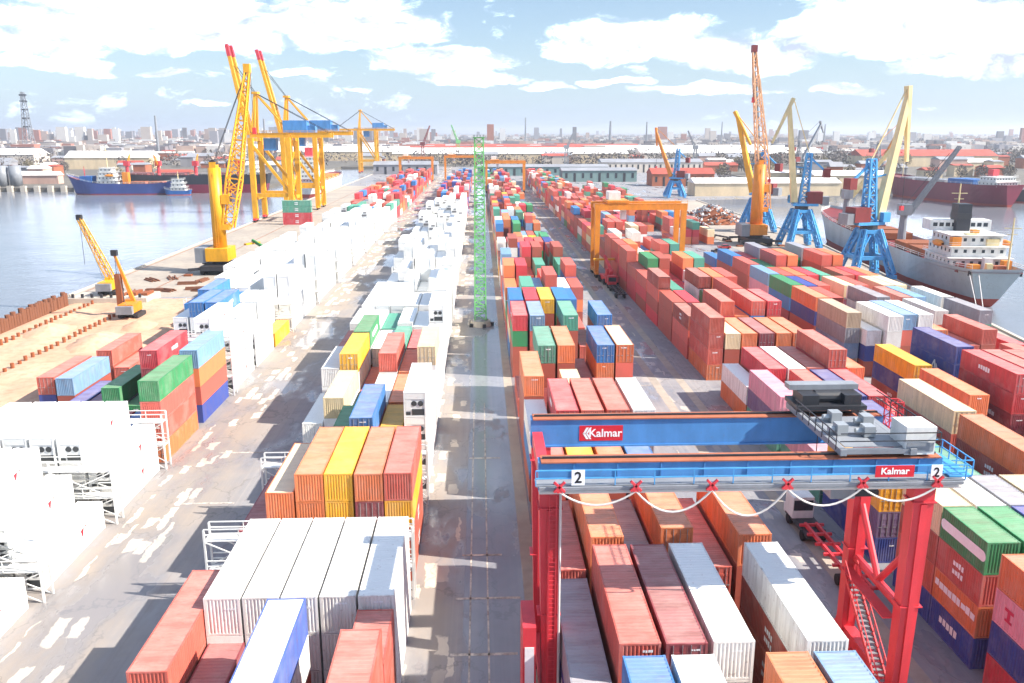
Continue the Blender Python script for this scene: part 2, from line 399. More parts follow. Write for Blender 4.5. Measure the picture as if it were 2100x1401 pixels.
def text_obj(s, size, name, mat, parent, loc, rot, xscale=1.0, bold=0.0):
    c = bpy.data.curves.new(name, 'FONT'); c.body = s; c.size = size; c.align_x = 'CENTER'; c.align_y = 'CENTER'; c.offset = bold; c.extrude = 0.004; c.resolution_u = 3
    tmp = bpy.data.objects.new('tmp', c); COL.objects.link(tmp)
    dg = bpy.context.evaluated_depsgraph_get()
    m = bpy.data.meshes.new_from_object(tmp.evaluated_get(dg)); bpy.data.objects.remove(tmp)
    m.materials.clear(); m.materials.append(MATS[mat])
    o = link(name, m, parent, loc); o.rotation_euler = rot; o.scale = (xscale, 1, 1)
    return o
_T = ['', '', 'twenty', 'thirty', 'forty', 'fifty', 'sixty', 'seventy', 'eighty', 'ninety']
_ORD0 = ['zeroth', 'first', 'second', 'third', 'fourth', 'fifth', 'sixth', 'seventh', 'eighth', 'ninth', 'tenth', 'eleventh', 'twelfth', 'thirteenth', 'fourteenth', 'fifteenth',
       'sixteenth', 'seventeenth', 'eighteenth', 'nineteenth', 'twentieth', 'twenty-first', 'twenty-second', 'twenty-third', 'twenty-fourth', 'twenty-fifth', 'twenty-sixth', 'twenty-seventh', 'twenty-eighth', 'twenty-ninth', 'thirtieth'] 
ORD = _ORD0[:20] + [(_T[n // 10][:-1] + 'ieth') if n % 10 == 0 else _T[n // 10] + '-' + _ORD0[n % 10] for n in range(20, 100)]

# ================================================================ SETTING
def struct(o): return tag(o, kind='structure')
WZ = -3.0
w = MB(); w.quad((-20000, -400, WZ), (20000, -400, WZ), (20000, 30000, WZ), (-20000, 30000, WZ)); struct(w.build('water', 'water'))
PIER = [(-96, -60), (90, -60), (98, 100), (104, 145), (107, 167), (113, 220), (122, 290), (126, 330), (128, 500), (200, 512), (230, 585), (230, 1000), (-102, 1000), (-102, 205), (-96, 205)]
struct(MB().poly(PIER, -8, 0.0).build('terminal_ground', 'asphalt'))
struct(MB().poly([(-9000, 632), (-210, 632), (-160, 660), (-160, 1003), (236, 1003), (236, 590), (420, 585), (9000, 570), (9000, 26000), (-9000, 26000)], -8, -0.1).build('far_ground', 'far_ground'))
# quay aprons and the sand fill of the quay being extended
struct(MB().poly([(-101.6, 206), (-64.6, 206), (-64.6, 640), (-101.6, 640)], 0.0, 0.006).build('quay_apron', 'quay_concrete'))
struct(MB().poly([(88, 60), (97.4, 100), (103.4, 145), (106.4, 167), (112.4, 220), (121.4, 290), (125.4, 330), (127.4, 498), (88, 498)], 0.0, 0.006).build('quay_apron', 'quay_concrete'))
def sand():
    mb = MB(); nx, ny = 26, 60
    X0, X1, Y0, Y1 = -95.8, -62.5, 60, 204
    rnd = random.Random(3)
    for j in range(ny + 1):
        for i in range(nx + 1):
            e = min(i, nx - i, j, ny - j)
            mb.v.append((X0 + (X1 - X0) * i / nx, Y0 + (Y1 - Y0) * j / ny, 0.02 + (0.0 if e == 0 else 0.22 * math.sin(i * 0.9 + j * 0.31) * math.sin(j * 0.5) + 0.25 + rnd.random() * 0.2)))
    for j in range(ny):
        for i in range(nx):
            a = j * (nx + 1) + i; mb.f.append((a, a + 1, a + nx + 2, a + nx + 1))
    struct(smooth(mb.build('sand_fill', 'sand')))
sand()
# concrete coping along both quay edges
def coping(pts, name, width, h):
    mb = MB()
    for a, b in zip(pts[:-1], pts[1:]): mb.beam((a[0], a[1], h / 2), (b[0], b[1], h / 2), width, h)
    struct(mb.build(name, 'concrete'))
coping([(-101.2, 206), (-101.2, 1000)], 'quay_kerb', 0.8, 0.35)
coping([(97.2, 100), (103.2, 145), (106.2, 167), (112.2, 220), (121.2, 290), (125.2, 330), (127.2, 498)], 'quay_kerb', 0.8, 0.35)
# crane rails
for x in (-99.6, -83.6):
    struct(MB().box(x - 0.10, x + 0.10, 206, 640, 0.006, 0.05).build('crane_rail', 'rust_steel'))
# concrete wheel runways for the gantries and painted lines
for x, wd in ((4.2, 1.3), (27.9, 1.3), (32.2, 1.3), (55.6, 1.3)):
    struct(MB().box(x - wd / 2, x + wd / 2, -40, 640, 0.0, 0.008).build('gantry_runway', 'quay_concrete'))
def marking(x0, x1, y0, y1, name='lane_marking'):
    struct(MB().box(x0, x1, y0, y1, 0.002, 0.013).build(name, 'line_paint'))
def line_paint():
    m, t, b = new_mat('line_paint')
    P = t.node('ShaderNodeNewGeometry').outputs['Position']
    n = t.noise(P, 1.3, 6, 0.7)
    t.put(b.inputs['Base Color'], t.mix(t.ramp(n, [(0.4, 1.0), (0.6, 0.0)]), (0.22, 0.19, 0.17), (0.62, 0.56, 0.48)))
    b.inputs['Roughness'].default_value = 0.85
line_paint()
for (x0, x1, y) in [(-2.4, 3.2, 65.6), (-2.0, 1.8, 73.3), (-2.6, 2.6, 57.5), (-1.6, 2.2, 98), (-33, -27, 86), (-33, -27, 101), (22.6, 26.8, 128), (22.6, 26.8, 141), (22.6, 26.8, 160)]:
    marking(x0, x1, y, y + 0.32)
for x in (-1.2, 0.3): marking(x, x + 0.14, 45, 120)
for k in range(9): marking(24.6, 24.75, 64 + k * 14, 72 + k * 14)

# ================================================================ CONTAINERS
PAL = {  # letter: (sRGB, colour word)
    'R': ((172, 86, 70), 'rust red'), 'O': ((228, 128, 80), 'orange'), 'K': ((204, 98, 84), 'brick red'), 'M': ((152, 70, 78), 'maroon'),
    'D': ((206, 66, 74), 'bright red'), 'B': ((56, 124, 188), 'blue'), 'N': ((56, 76, 150), 'navy blue'), 'L': ((122, 160, 192), 'pale blue'),
    'G': ((148, 150, 158), 'grey'), 'W': ((238, 236, 230), 'white'), 'C': ((226, 204, 164), 'cream'), 'Y': ((236, 172, 44), 'yellow'),
    'E': ((62, 146, 94), 'green'), 'T': ((86, 158, 134), 'teal'), 'A': ((184, 164, 138), 'tan'), 'P': ((222, 150, 164), 'pink'), 'V': ((112, 96, 132), 'violet grey'),
    'X': ((84, 116, 192), 'white topped blue'), 'Q': ((226, 122, 74), 'cream topped orange'), 'w': ((236, 236, 232), 'white')}
ROOFC = {'X': lin((236, 234, 230)), 'Q': lin((232, 210, 176))}
PALC = {k: lin(v[0]) for k, v in PAL.items()}
WID = 2.438
def corr(mb, n0, n1, a0, a1, pos, depth, along, z0, z1, out):
    """trapezoid corrugation between a0 and a1; along='y' (side wall at x=pos) or 'x' (end wall at y=pos); out=+1/-1 outward sign"""
    n = n1; p = (a1 - a0) / n; i0 = len(mb.v); pts = []
    for k in range(n):
        b = a0 + k * p
        pts += [(b, 0), (b + p * 0.28, 0), (b + p * 0.5, -depth), (b + p * 0.78, -depth)]
    pts.append((a1, 0))
    for (q, d) in pts:
        for z in (z0, z1):
            mb.v.append((pos + out * d, q, z) if along == 'y' else (q, pos + out * d, z))
    for k in range(len(pts) - 1):
        a = i0 + 2 * k; f = (a, a + 2, a + 3, a + 1)
        flip = (along == 'y' and out < 0) or (along == 'x' and out > 0)
        mb.f.append(tuple(reversed(f)) if flip else f)
CM = {}
def cmesh(kind, L, H):
    key = (kind, L, H)
    if key in CM: return CM[key]
    hw = WID / 2; mb = MB(); mat = 'steel_wall'
    if kind == 'frame':
        for x in (-hw, hw - 0.16):
            for y in (0, L - 0.16): mb.box(x, x + 0.16, y, y + 0.16, 0, H)
        for x in (-hw + 0.01, hw - 0.11):
            mb.box(x, x + 0.10, 0.16, L - 0.16, 0.02, 0.17); mb.box(x, x + 0.10, 0.16, L - 0.16, H - 0.10, H - 0.012)
        for y in (0.01, L - 0.11):
            mb.box(-hw + 0.16, hw - 0.16, y, y + 0.10, 0.02, 0.17); mb.box(-hw + 0.16, hw - 0.16, y, y + 0.10, H - 0.13, H - 0.012)
        mb.box(-hw + 0.06, hw - 0.06, 0.12, L - 0.06, 0.1, 0.14)
        mb.quad((-hw + .16, L - 0.05, .1), (hw - .16, L - 0.05, .1), (hw - .16, L - 0.05, H - .1), (-hw + .16, L - 0.05, H - .1))
    elif kind in ('side_l', 'side_r'):
        s = -1 if kind == 'side_l' else 1
        corr(mb, 0, 40 if L > 8 else 20, 0.16, L - 0.16, s * (hw - 0.012), 0.045, 'y', 0.17, H - 0.10, s)
    elif kind == 'roof':
        mat = 'steel_roof'; n = 34 if L > 8 else 17; p = (L - 0.24) / n
        ys = []
        for k in range(n): ys += [(0.12 + k * p, 0.0), (0.12 + k * p + p * .35, 0.0), (0.12 + k * p + p * .5, 0.022), (0.12 + k * p + p * .85, 0.022)]
        ys.append((L - 0.12, 0.0))
        for (y, d) in ys: mb.v += [(-hw + 0.08, y, H - 0.035 + d), (hw - 0.08, y, H - 0.035 + d)]
        for k in range(len(ys) - 1): a = 2 * k; mb.f.append((a, a + 1, a + 3, a + 2))
    elif kind == 'end_wall':
        corr(mb, 0, 9, -hw + 0.16, hw - 0.16, 0.012, 0.045, 'x', 0.17, H - 0.13, -1)
    elif kind == 'door':   # one leaf, hinged at x=0, reaching to +x
        W = hw - 0.17
        mb.box(0.01, W, 0.03, 0.07, 0.18, H - 0.14)
        for k in range(3): mb.box(0.10, W - 0.1, 0.012, 0.03, 0.45 + k * (H - 0.6) / 3, 0.45 + k * (H - 0.6) / 3 + 0.22)
    elif kind == 'locking_bar':
        mat = 'galvanised'
        mb.tube((0, 0, 0.12), (0, 0, H - 0.12), 0.022, n=5); mb.box(-0.02, 0.3, -0.03, -0.01, 1.05, 1.10)
    elif kind == 'rframe':
        mat = 'reefer_skin'
        for x in (-hw, hw - 0.16):
            for y in (0, L - 0.16): mb.box(x, x + 0.16, y, y + 0.16, 0, H)
        for x in (-hw + 0.01, hw - 0.11):
            mb.box(x, x + 0.10, 0.16, L - 0.16, 0.02, 0.2); mb.box(x, x + 0.10, 0.16, L - 0.16, H - 0.10, H - 0.012)
        for y in (0.01, L - 0.11):
            mb.box(-hw + 0.16, hw - 0.16, y, y + 0.10, 0.02, 0.17); mb.box(-hw + 0.16, hw - 0.16, y, y + 0.10, H - 0.13, H - 0.012)
        mb.quad((-hw + .16, L - 0.05, .1), (hw - .16, L - 0.05, .1), (hw - .16, L - 0.05, H - .1), (-hw + .16, L - 0.05, H - .1))
    elif kind in ('rside_l', 'rside_r'):
        mat = 'reefer_skin'; s = -1 if kind == 'rside_l' else 1
        corr(mb, 0, 60 if L > 8 else 30, 0.16, L - 0.16, s * (hw - 0.015), 0.012, 'y', 0.2, H - 0.10, s)
    elif kind == 'rroof':
        mat = 'reefer_skin'; mb.quad((-hw + .08, .12, H - .02), (hw - .08, .12, H - .02), (hw - .08, L - .12, H - .02), (-hw + .08, L - .12, H - .02))
        for k in range(1, 10): mb.box(-hw + .1, hw - .1, k * L / 10 - .03, k * L / 10 + .03, H - .021, H - .008)
    elif kind == 'unit':     # refrigeration machinery panel
        mat = 'reefer_skin'
        mb.box(-hw + .17, hw - .17, 0.08, 0.14, 0.17, H - .13)
        mb.box(-hw + .2, hw - .2, 0.02, 0.08, H * .72, H - .16); mb.box(-hw + .2, -0.42, 0.03, 0.08, .75, H * .68)
    elif kind == 'fan':
        mat = 'grille_dark'; mb.tube((0, 0.015, 0), (0, 0.07, 0), 0.30, n=12)
    elif kind == 'grille':
        mat = 'grille_dark'; mb.box(-0.34, 1.0, 0.035, 0.075, 0.26, 0.95)
        mb.box(-1.0, -0.5, 0.036, 0.075, 0.26, 0.62)
    elif kind == 'door_whole':
        W = hw - 0.17
        for s in (-1, 1):
            mb.box(min(0.01 * s, W * s), max(0.01 * s, W * s), 0.03, 0.07, 0.18, H - 0.14)
            for q in (0.25, 0.8): mb.tube((s * q, 0.01, 0.12), (s * q, 0.01, H - 0.12), 0.025, n=4)
    elif kind == 'body':     # everything but roof and near end, for boxes farther off
        for x in (-hw, hw - 0.16):
            for y in (0, L - 0.16): mb.box(x, x + 0.16, y, y + 0.16, 0, H)
        for s in (-1, 1):
            corr(mb, 0, 20 if L > 8 else 10, 0.16, L - 0.16, s * (hw - 0.012), 0.05, 'y', 0.02, H - 0.02, s)
        mb.quad((-hw + .16, L - 0.05, 0), (hw - .16, L - 0.05, 0), (hw - .16, L - 0.05, H), (-hw + .16, L - 0.05, H))
    elif kind == 'rbody':
        mat = 'reefer_skin'; mb.box(-hw, hw, 0.12, L, 0.0, H - 0.03)
        for x in (-hw, hw - 0.16): mb.box(x, x + 0.16, 0, 0.12, 0, H)
        mb.box(-hw + .16, hw - .16, 0.01, 0.12, H - .13, H - .01); mb.box(-hw + .16, hw - .16, 0.01, 0.12, 0.0, .15)
    CM[key] = mb.mesh(kind, mat)
    return CM[key]
# shared prints
def print_mesh(name, mb, mat):
    return mb.mesh(name, mat)
def bar_letters(n, w, h, seed, skew=0.0):
    """a worn name band, too blurred in the photograph to be read: uneven white patches in a row"""
    r = random.Random(seed); mb = MB(); step = w / n
    for k in range(n):
        a = -w / 2 + k * step; b = a + step * r.uniform(.72, .94); z0 = r.uniform(0, .12) * h; z1 = h * r.uniform(.8, 1.0)
        mb.quad((a, 0, z0), (b, 0, z0 + r.uniform(-.03, .03)), (b, 0, z1 + r.uniform(-.05, .05)), (a, 0, z1))
    return mb
PRINT = {}
def logo(kind, parent, side, L, H, color=None):
    """flat print on the side wall that faces the camera; side -1 = left wall"""
    hw = WID / 2 + 0.006
    rot = (0, 0, -math.pi / 2) if side < 0 else (0, 0, math.pi / 2)
    def put(name, mesh, y, z):
        o = link(name, mesh, parent, (side * hw, y, z)); o.rotation_euler = rot; return o
    if kind == 'strip':
        m = PRINT.setdefault('strip', bar_letters(9, 5.6, 0.62, 5).mesh('lettering', 'white_print')); put('lettering', m, L * 0.5, H * 0.48)
    elif kind == 'short':
        m = PRINT.setdefault('short', bar_letters(5, 2.6, 0.75, 8).mesh('lettering', 'white_print')); put('lettering', m, L * 0.55, H * 0.42)
    elif kind == 'two':
        m = PRINT.setdefault('two', bar_letters(4, 1.5, 0.5, 9).mesh('lettering', 'white_print'))
        put('lettering', m, L * 0.5, H * 0.55); put('lettering', m, L * 0.5, H * 0.28)
    elif kind == 'lozenge':
        mb = MB(); n = 10; i = 0; r = 0.42; w = 2.6
        pts = [(w * (1 if math.cos(a) > 0 else -1) + r * math.cos(a), r * math.sin(a)) for a in [2 * math.pi * (k + .5) / 20 for k in range(20)]]
        mb.v = [(x, 0, z) for x, z in pts]; mb.f = [tuple(range(20))]
        m = PRINT.setdefault('lozenge', mb.mesh('name_band', 'white_print')); put('name_band', m, L * 0.5, H * 0.52)
    elif kind == 'triangle':   # white mountain-like letter mark
        mb = MB()
        mb.quad((-.75, 0, 0), (-.35, 0, 0), (.1, 0, 1.1), (-.15, 0, 1.1)); mb.quad((.05, 0, 0), (.55, 0, 0), (.15, 0, 1.1), (-.1, 0, 1.1)); mb.quad((.6, 0, 0), (1.0, 0, 0), (.62, 0, .62), (.42, 0, .62)); mb.quad((-.9, 0, -.12), (1.1, 0, -.12), (1.1, 0, -.03), (-.9, 0, -.03))
        m = PRINT.setdefault('triangle', mb.mesh('emblem', 'white_print')); put('emblem', m, L * 0.42, H * 0.36)
    elif kind == 'flag':       # small red wedge marks on the reefers
        mb = MB(); mb.v = [(-.35, 0, .3), (.35, 0, .42), (-.05, 0, -.55)]; mb.f = [(0, 2, 1)]
        mb.v += [(.62, 0, .5), (1.0, 0, .34), (.72, 0, .25)]; mb.f += [(3, 5, 4)]
        m = PRINT.setdefault('flag', mb.mesh('emblem', 'red_print')); put('emblem', m, L * 0.62, H * 0.6)
    elif kind == 'yang':
        rt = (R(90), 0, rot[2])
        o = text_obj('YANG MING', 1.15, 'lettering', 'pink_print', parent, (side * hw, L * 0.40, H * 0.5), rt, 1.0, 0.01)
        mb = MB(); mb.quad((-.5, 0, .25), (.5, 0, .25), (.5, 0, .5), (-.5, 0, .5)); mb.quad((-.16, 0, -.3), (.16, 0, -.3), (.16, 0, .25), (-.16, 0, .25)); mb.quad((-.4, 0, -.5), (.4, 0, -.5), (.4, 0, -.3), (-.4, 0, -.3))
        put('emblem', mb.mesh('emblem', 'pink_print'), L * 0.86, H * 0.5)
BOXES = []   # dict per container
def add_box_(x, y, z, L, H, c, reefer=False, block='', col=0, bay=0, tier=0, top=False, mark=None, door=None, hidden=False):
    BOXES.append(dict(x=x, y=y, z=z, L=L, H=H, c=c, reefer=reefer, block=block, col=col, bay=bay, tier=tier, top=top, mark=mark, door=door, hidden=hidden))
L40, L20 = 12.19, 6.06
OCC = []     # (x0,x1,y0,y1,ztop) finished stacks, for telling what is buried
def stack(block, col, bay, x, y, s, L=L40, H=2.59, marks=None, half=''):
    """s = colours bottom to top; lower-case w = reefer (2.9 m)"""
    z = 0.0; n = len(s)
    for t, ch in enumerate(s):
        reefer = ch == 'w'; h = 2.896 if reefer else H
        add_box_(x + WID / 2, y, z + 0.012 * t, L, h, ch, reefer, block, col, bay, t + 1, t == n - 1, (marks or {}).get(t), None)
        BOXES[-1]['half'] = half; BOXES[-1]['n'] = n
        z += h
    OCC.append((x, x + WID, y, y + L, z))
def rows(block, x0, pitch, table, H=2.59):
    for bay, (y, cols) in enumerate(table, 1):
        for c, s in enumerate(cols, 1):
            if not s: continue
            if isinstance(s, tuple): s, dy, hh = s
            else: dy, hh = 0.0, H
            stack(block, c, bay, x0 + (c - 1) * pitch + random.uniform(-.05, .05), y + dy + random.uniform(-.08, .08), s, H=hh)
rng = random.Random(11)
def rnd_stack(weights, lo, hi, lead=None):
    n = rng.randint(lo, hi); ks = list(weights); ws = [weights[k] for k in ks]
    return ''.join(rng.choices(ks, ws, k=n))
# ---- block 3, right of the middle lane, under the red gantry
B3 = [(29.8, ['', 'RRKB', 'RRRW', 'N', 'RRRO', 'RRKL']),
      (43.0, ['RNG', 'RRRK', 'RRMM', 'RRWW', '', 'RRRW']),
      (56.4, ['RKK', 'RROO', 'RGG', ('RRKO', 1.2, 2.59), 'RRK', 'RRRO']),
      (71.0, ['RRKK', 'RRRY', 'RRRO', 'RRRB', '', '']),
      (85.3, ['RBW', 'RRRD', 'RRKK', 'RRKK', 'RGGW', '']),
      (98.5, ['RRRO', 'RK', 'RKC', 'RO', 'RK', '']),
      (113.5, ['K', 'RRRT', 'RRRO', 'RM', 'RROB', 'RRKQ']),
      (133.3, ['RRED', 'RRKL', 'RO', 'RRRT', 'RK', 'RRDB'])]
y = 146.8; wmix = dict(R=5, K=6, O=4, D=4, T=3, E=2.5, W=3, C=2, B=2, N=1, L=2, Y=1)
while y < 700:
    hi = 4; B3.append((y, [rnd_stack(wmix, 2, hi) if rng.random() > 0.06 else '' for _ in range(6)]))
    y += 13.0 + (5 if rng.random() < 0.16 else 0)
rows('B3', 5.1, 2.75, B3)
# ---- block 2, left of the middle lane
B2 = [(68.9, ['RM', ('KKQ', 0, 2.9), 'RROO', 'RRYY', 'RRMO', 'RRYK']),
      (83.8, ['', '', 'RRE', 'RRRB', 'RRY', '']),
      (97.0, ['WW', 'wwC', 'RE', 'RWW', 'RMO', '']),
      (110.0, ['wwW', 'RWWY', 'RK', 'RWWK', 'RRO', 'wwwC']),
      (122.9, ['RKK', 'RRWE', 'WWW', 'wwT', 'RRD', 'www']),
      (128.0 + 8.2, ['www', 'wwW', 'RRT', 'www', 'RRw', 'wwww'])]
y = 150.5; k = 0
while y < 700:
    if y < 395: row_ = [('w' * rng.choice([2, 3, 3, 4] if c < 5 else [3, 4, 4]) if rng.random() > 0.05 else '') for c in range(6)]
    else: row_ = [rnd_stack(dict(R=4, N=3, B=3, K=4, D=4, W=3, L=2, G=1), 2, 4) for _ in range(6)]
    B2.append((y, row_)); k += 1
    y += 13.0 + (3.6 if k % 2 == 0 else 0)
rows('B2', -21.54, 2.6, B2)
X2 = [-21.54 + 2.6 * k for k in range(6)]
for c in range(2, 7): stack('B2', c, 0, X2[c - 1], 52.0, 'WWW', H=2.85, half='white row')
stack('B2', 1, 0, X2[0] + .1, 45.2, 'RRK', half='near')
stack('B2', 2, 0, X2[1] + .1, 44.4, 'RM', half='near')
stack('B2', 3, 0, X2[2] + 2.6, 36.6, 'RRWX', half='near')
stack('B2', 6, 0, X2[5], 45.5, 'RRK', L=L20, half='near rear')
stack('B2', 6, 0, X2[5], 33.0, 'RRKK', half='near')
stack('B2', 6, 3, X2[5], 88.5, 'wwww'[:3] + 'w', half='')
stack('B2', 6, 4, X2[5], 101.2 - 3.9 + 4, 'www', L=L20, half='rear')
# ---- block 4, right of the right-hand lane
B4 = [(40.6, ['DNPO', 'RRKO', 'RRRK', 'RRRO', '', '']),
      (70.5, ['NVY'[:2] + 'Y', 'KG', 'RRK', ('RRT', 0.4, 2.59), 'RK', 'RRRO']),
      (83.6, ['TPR'[:2], 'VK', 'RK', 'RNN', '', 'RRKC']),
      (97.2, ['TVP', 'KK', 'RRK', 'RRN', 'RRD', 'RD']),
      (109.8, ['OW', 'RRD', 'RWW', 'RKK', 'RRDK', 'RRO']),
      (130.4, ['OKKK', 'RRC', 'RRO', 'KRM', 'RRO', 'KKO'])]
y = 143.6; wm4 = dict(K=9, R=6, D=5, O=4, W=3, C=2, T=2, E=1, B=1, L=1)
while y < 690:
    B4.append((y, [rnd_stack(dict(K=8, D=5, R=3) if c == 0 and y < 235 else wm4, 2 if c else 3, 4) for c in range(6)]))
    y += 12.95 + (5 if rng.random() < 0.14 else 0)
rows('B4', 36.4, 2.75, B4)
X4 = [36.4 + 2.75 * k for k in range(6)]
for c, s in enumerate(['NOKE', 'RRKE', 'RRRN', 'RRKO'], 1): stack('B4', c, 1, X4[c - 1], 54.4, s, L=L20, half='front', marks={0: 'short', 1: 'strip', 2: 'two', 3: 'lozenge'} if c == 1 else None)
for c, s in enumerate(['NKRC', 'RRKW', 'RRRG', 'RRKC'], 1): stack('B4', c, 1, X4[c - 1], 60.6, s, L=L20, half='rear')
# ---- block 5, next to the right-hand quay
B5 = [(83.8, ['', '', '', 'RRK', 'RRD', 'RKO', '', '', '']),
      (97.0, ['RRO', '', 'RMDD', 'RRKK', 'RRRK', 'RRO', 'RRC', '', '']),
      (110.6, ['RNY', '', 'RKNN', 'RRO', 'RRK', 'RO', 'RK', 'RRK', 'KC', 'D']),
      (131.6, [('ALGA', 1.9, 2.59), 'RNW', ('RAWW', -1, 2.59), 'RRKL', 'RRWW', 'RKO', 'RM', 'RK', 'RRK', 'D', 'RD', 'R', 'L']),
      (146.6, ['RRNO', 'RKO', 'RRK', 'RK', 'RRWG', 'KW', 'RTG', 'RK', 'RKW', 'RM', 'K', 'RTG', '']),
      (159.6, ['KMBE', 'RRK', 'RRO', 'RKK', 'RK', 'RM', 'RTW', 'RT', 'RKK', 'RGL', 'KC', 'RTW', '']),
      (172.8, ['VRPL', 'RRO', 'RRK', 'RKN', 'RRK', 'RW', 'RGC', 'RKK', 'RD', 'RDC', 'RTC', 'TE', '']),
      (186.0, ['KRRK', 'RRK', 'RKO', 'RRK', 'RRO', 'RKD', 'RGT', 'RM', 'RRK', 'RDD', 'RKO', '', '']),
      (199.2, ['RRRB', 'RRK', 'RRN', 'RTE', 'RRKK', 'RRKO', 'RO', 'RK', 'RRRK', 'RRRO', 'RR', '', '']),
      (212.4, ['RRB', 'RK', 'RRN', 'RRD', 'RRGG', 'RGT', 'RK', 'RGE', 'RRGG', 'KKO', '', '', ''])]
rows('B5', 60.0, 2.75, B5)
y = 300
while y < 560:
    for c in range(8):
        if rng.random() < 0.45: stack('B5', c + 1, 30, 62 + c * 2.75, y, rnd_stack(wm4, 1, 3))
    y += 13.2
# ---- block 1, between the left-hand lane and the quay
X1L = -60.2
B1 = [(53.4, ['', 'ww', 'www', 'www', 'www', 'www', 'ww', 'w']),
      (68.6, ['', 'ww', 'www', 'www', 'www', 'www', 'ww', 'w']),
      (83.6, ['', '', 'www', 'www', 'www', 'www', 'www', 'ww']),
      (98.2, ['', '', '', 'N', 'D', 'B', 'R', 'OKKE']),
      (112.7, ['', '', 'N', 'GE', 'E', 'RRMD', '', 'NKOL'])]
rows('B1', X1L, 2.75, B1)
for (x, yy, s) in [(-63.4, 118.2, 'NK'), (-60.5, 117.6, 'RL'), (-57.7, 113.0, 'N'), (-54.9, 113.6, 'M'), (-61.6, 133.4, 'RK'), (-58.8, 132.6, 'K')]:
    stack('B1', 0, 5, x, yy, s, half='quayside')
B1b = [(127.6, ['', '', 'w', 'w', 'ww', 'ww', 'wwww', 'www']),
       (141.6, ['', '', '', 'www', ('wwwB', 0, 2.59), ('wwwB', 0, 2.59), 'www', 'ww']),
       (155.2, ['', 'w', 'wwB', 'wwKB', 'wwB', 'www', 'www', 'Y'])]
rows('B1', X1L, 2.75, [(-99, [''])] * 5 + B1b)
y = 170.0; k = 0; tail = []
while y < 690:
    if y < 345: row_ = [('w' * rng.choice([2, 3, 3]) if c < 6 and rng.random() > (.25 if c < 2 else .05) else ('w' * rng.choice([3, 3, 4]) if c >= 6 else '')) for c in range(8)]
    elif y < 400: row_ = [rnd_stack(dict(w=4, K=3, D=3, T=2, B=1, W=2), 2, 3) for c in range(8)]
    else: row_ = [rnd_stack(dict(K=5, D=7, R=4, O=2, W=3, T=1, B=1), 2, 4) for c in range(8)]
    tail.append((y, row_)); k += 1; y += 12.7 + (3.4 if k % 2 == 0 else 0)
rows('B1', X1L, 2.75, [(-99, [''])] * 8 + tail)
for k, s in enumerate(['DDTT']):    # broadside stack on the quay apron below the ship-to-shore cranes
    pass

# ---- which boxes show: open top, open near end or open side towards the camera
def ztop_at(px, py):
    best = 0
    for (x0, x1, y0, y1, zt) in GRID.get((int(px // 6), int(py // 14)), ()):
        if x0 <= px <= x1 and y0 <= py <= y1 and zt > best: best = zt
    return best
GRID = {}
for o in OCC:
    for gx in range(int(o[0] // 6), int(o[1] // 6) + 1):
        for gy in range(int(o[2] // 14), int(o[3] // 14) + 1): GRID.setdefault((gx, gy), []).append(o)
for b in BOXES:
    zt = b['z'] + b['H']; f = 0.0
    dist = math.hypot(b['x'], b['y'])
    if b['top']: f += 3.0 * (CAM_H - zt) / dist * b['L'] / 4
    if ztop_at(b['x'], b['y'] - 3.0) < zt - 1.0: f += 1.0
    sx = -1 if b['x'] > 0 else 1
    if ztop_at(b['x'] + sx * 2.75, b['y'] + b['L'] / 2) < zt - 1.0: f += abs(b['x']) / dist * b['L'] / 2.5
    b['face'] = f; b['show'] = f / (dist * dist) * 1e4
    # outside the picture?
    q = (b['x'] * math.cos(R(2.146)) - (b['y'] + 6) * math.sin(R(2.146))); dd = b['y'] + 6
    if abs(q) > 0.64 * dd + 12 or b['y'] + b['L'] < 42: b['show'] *= 0.02
dry = sorted([b for b in BOXES if not b['reefer']], key=lambda b: -b['show'])
ree = sorted([b for b in BOXES if b['reefer']], key=lambda b: -b['show'])
ONE = [b for b in dry[:290] if b['show'] > 0.03] + [b for b in ree[:180] if b['show'] > 0.03]
ONEID = set(id(b) for b in ONE)
BLOCK_NAMES = {'B1': 'left quayside block', 'B2': 'left centre block', 'B3': 'right centre block', 'B4': 'right block', 'B5': 'block by ship'}
GROUPS = {'B1': 'containers stacked by the left quay', 'B2': 'containers stacked left of the middle lane', 'B3': 'containers stacked right of the middle lane', 'B4': 'containers stacked right of the second lane', 'B5': 'containers stacked by the right quay'}
SEEN = {}
MARKC = {'E': 'lozenge', 'N': 'triangle', 'K': None, 'D': 'short', 'W': None, 'B': 'short', 'L': 'lozenge', 'R': 'two', 'M': 'strip'}
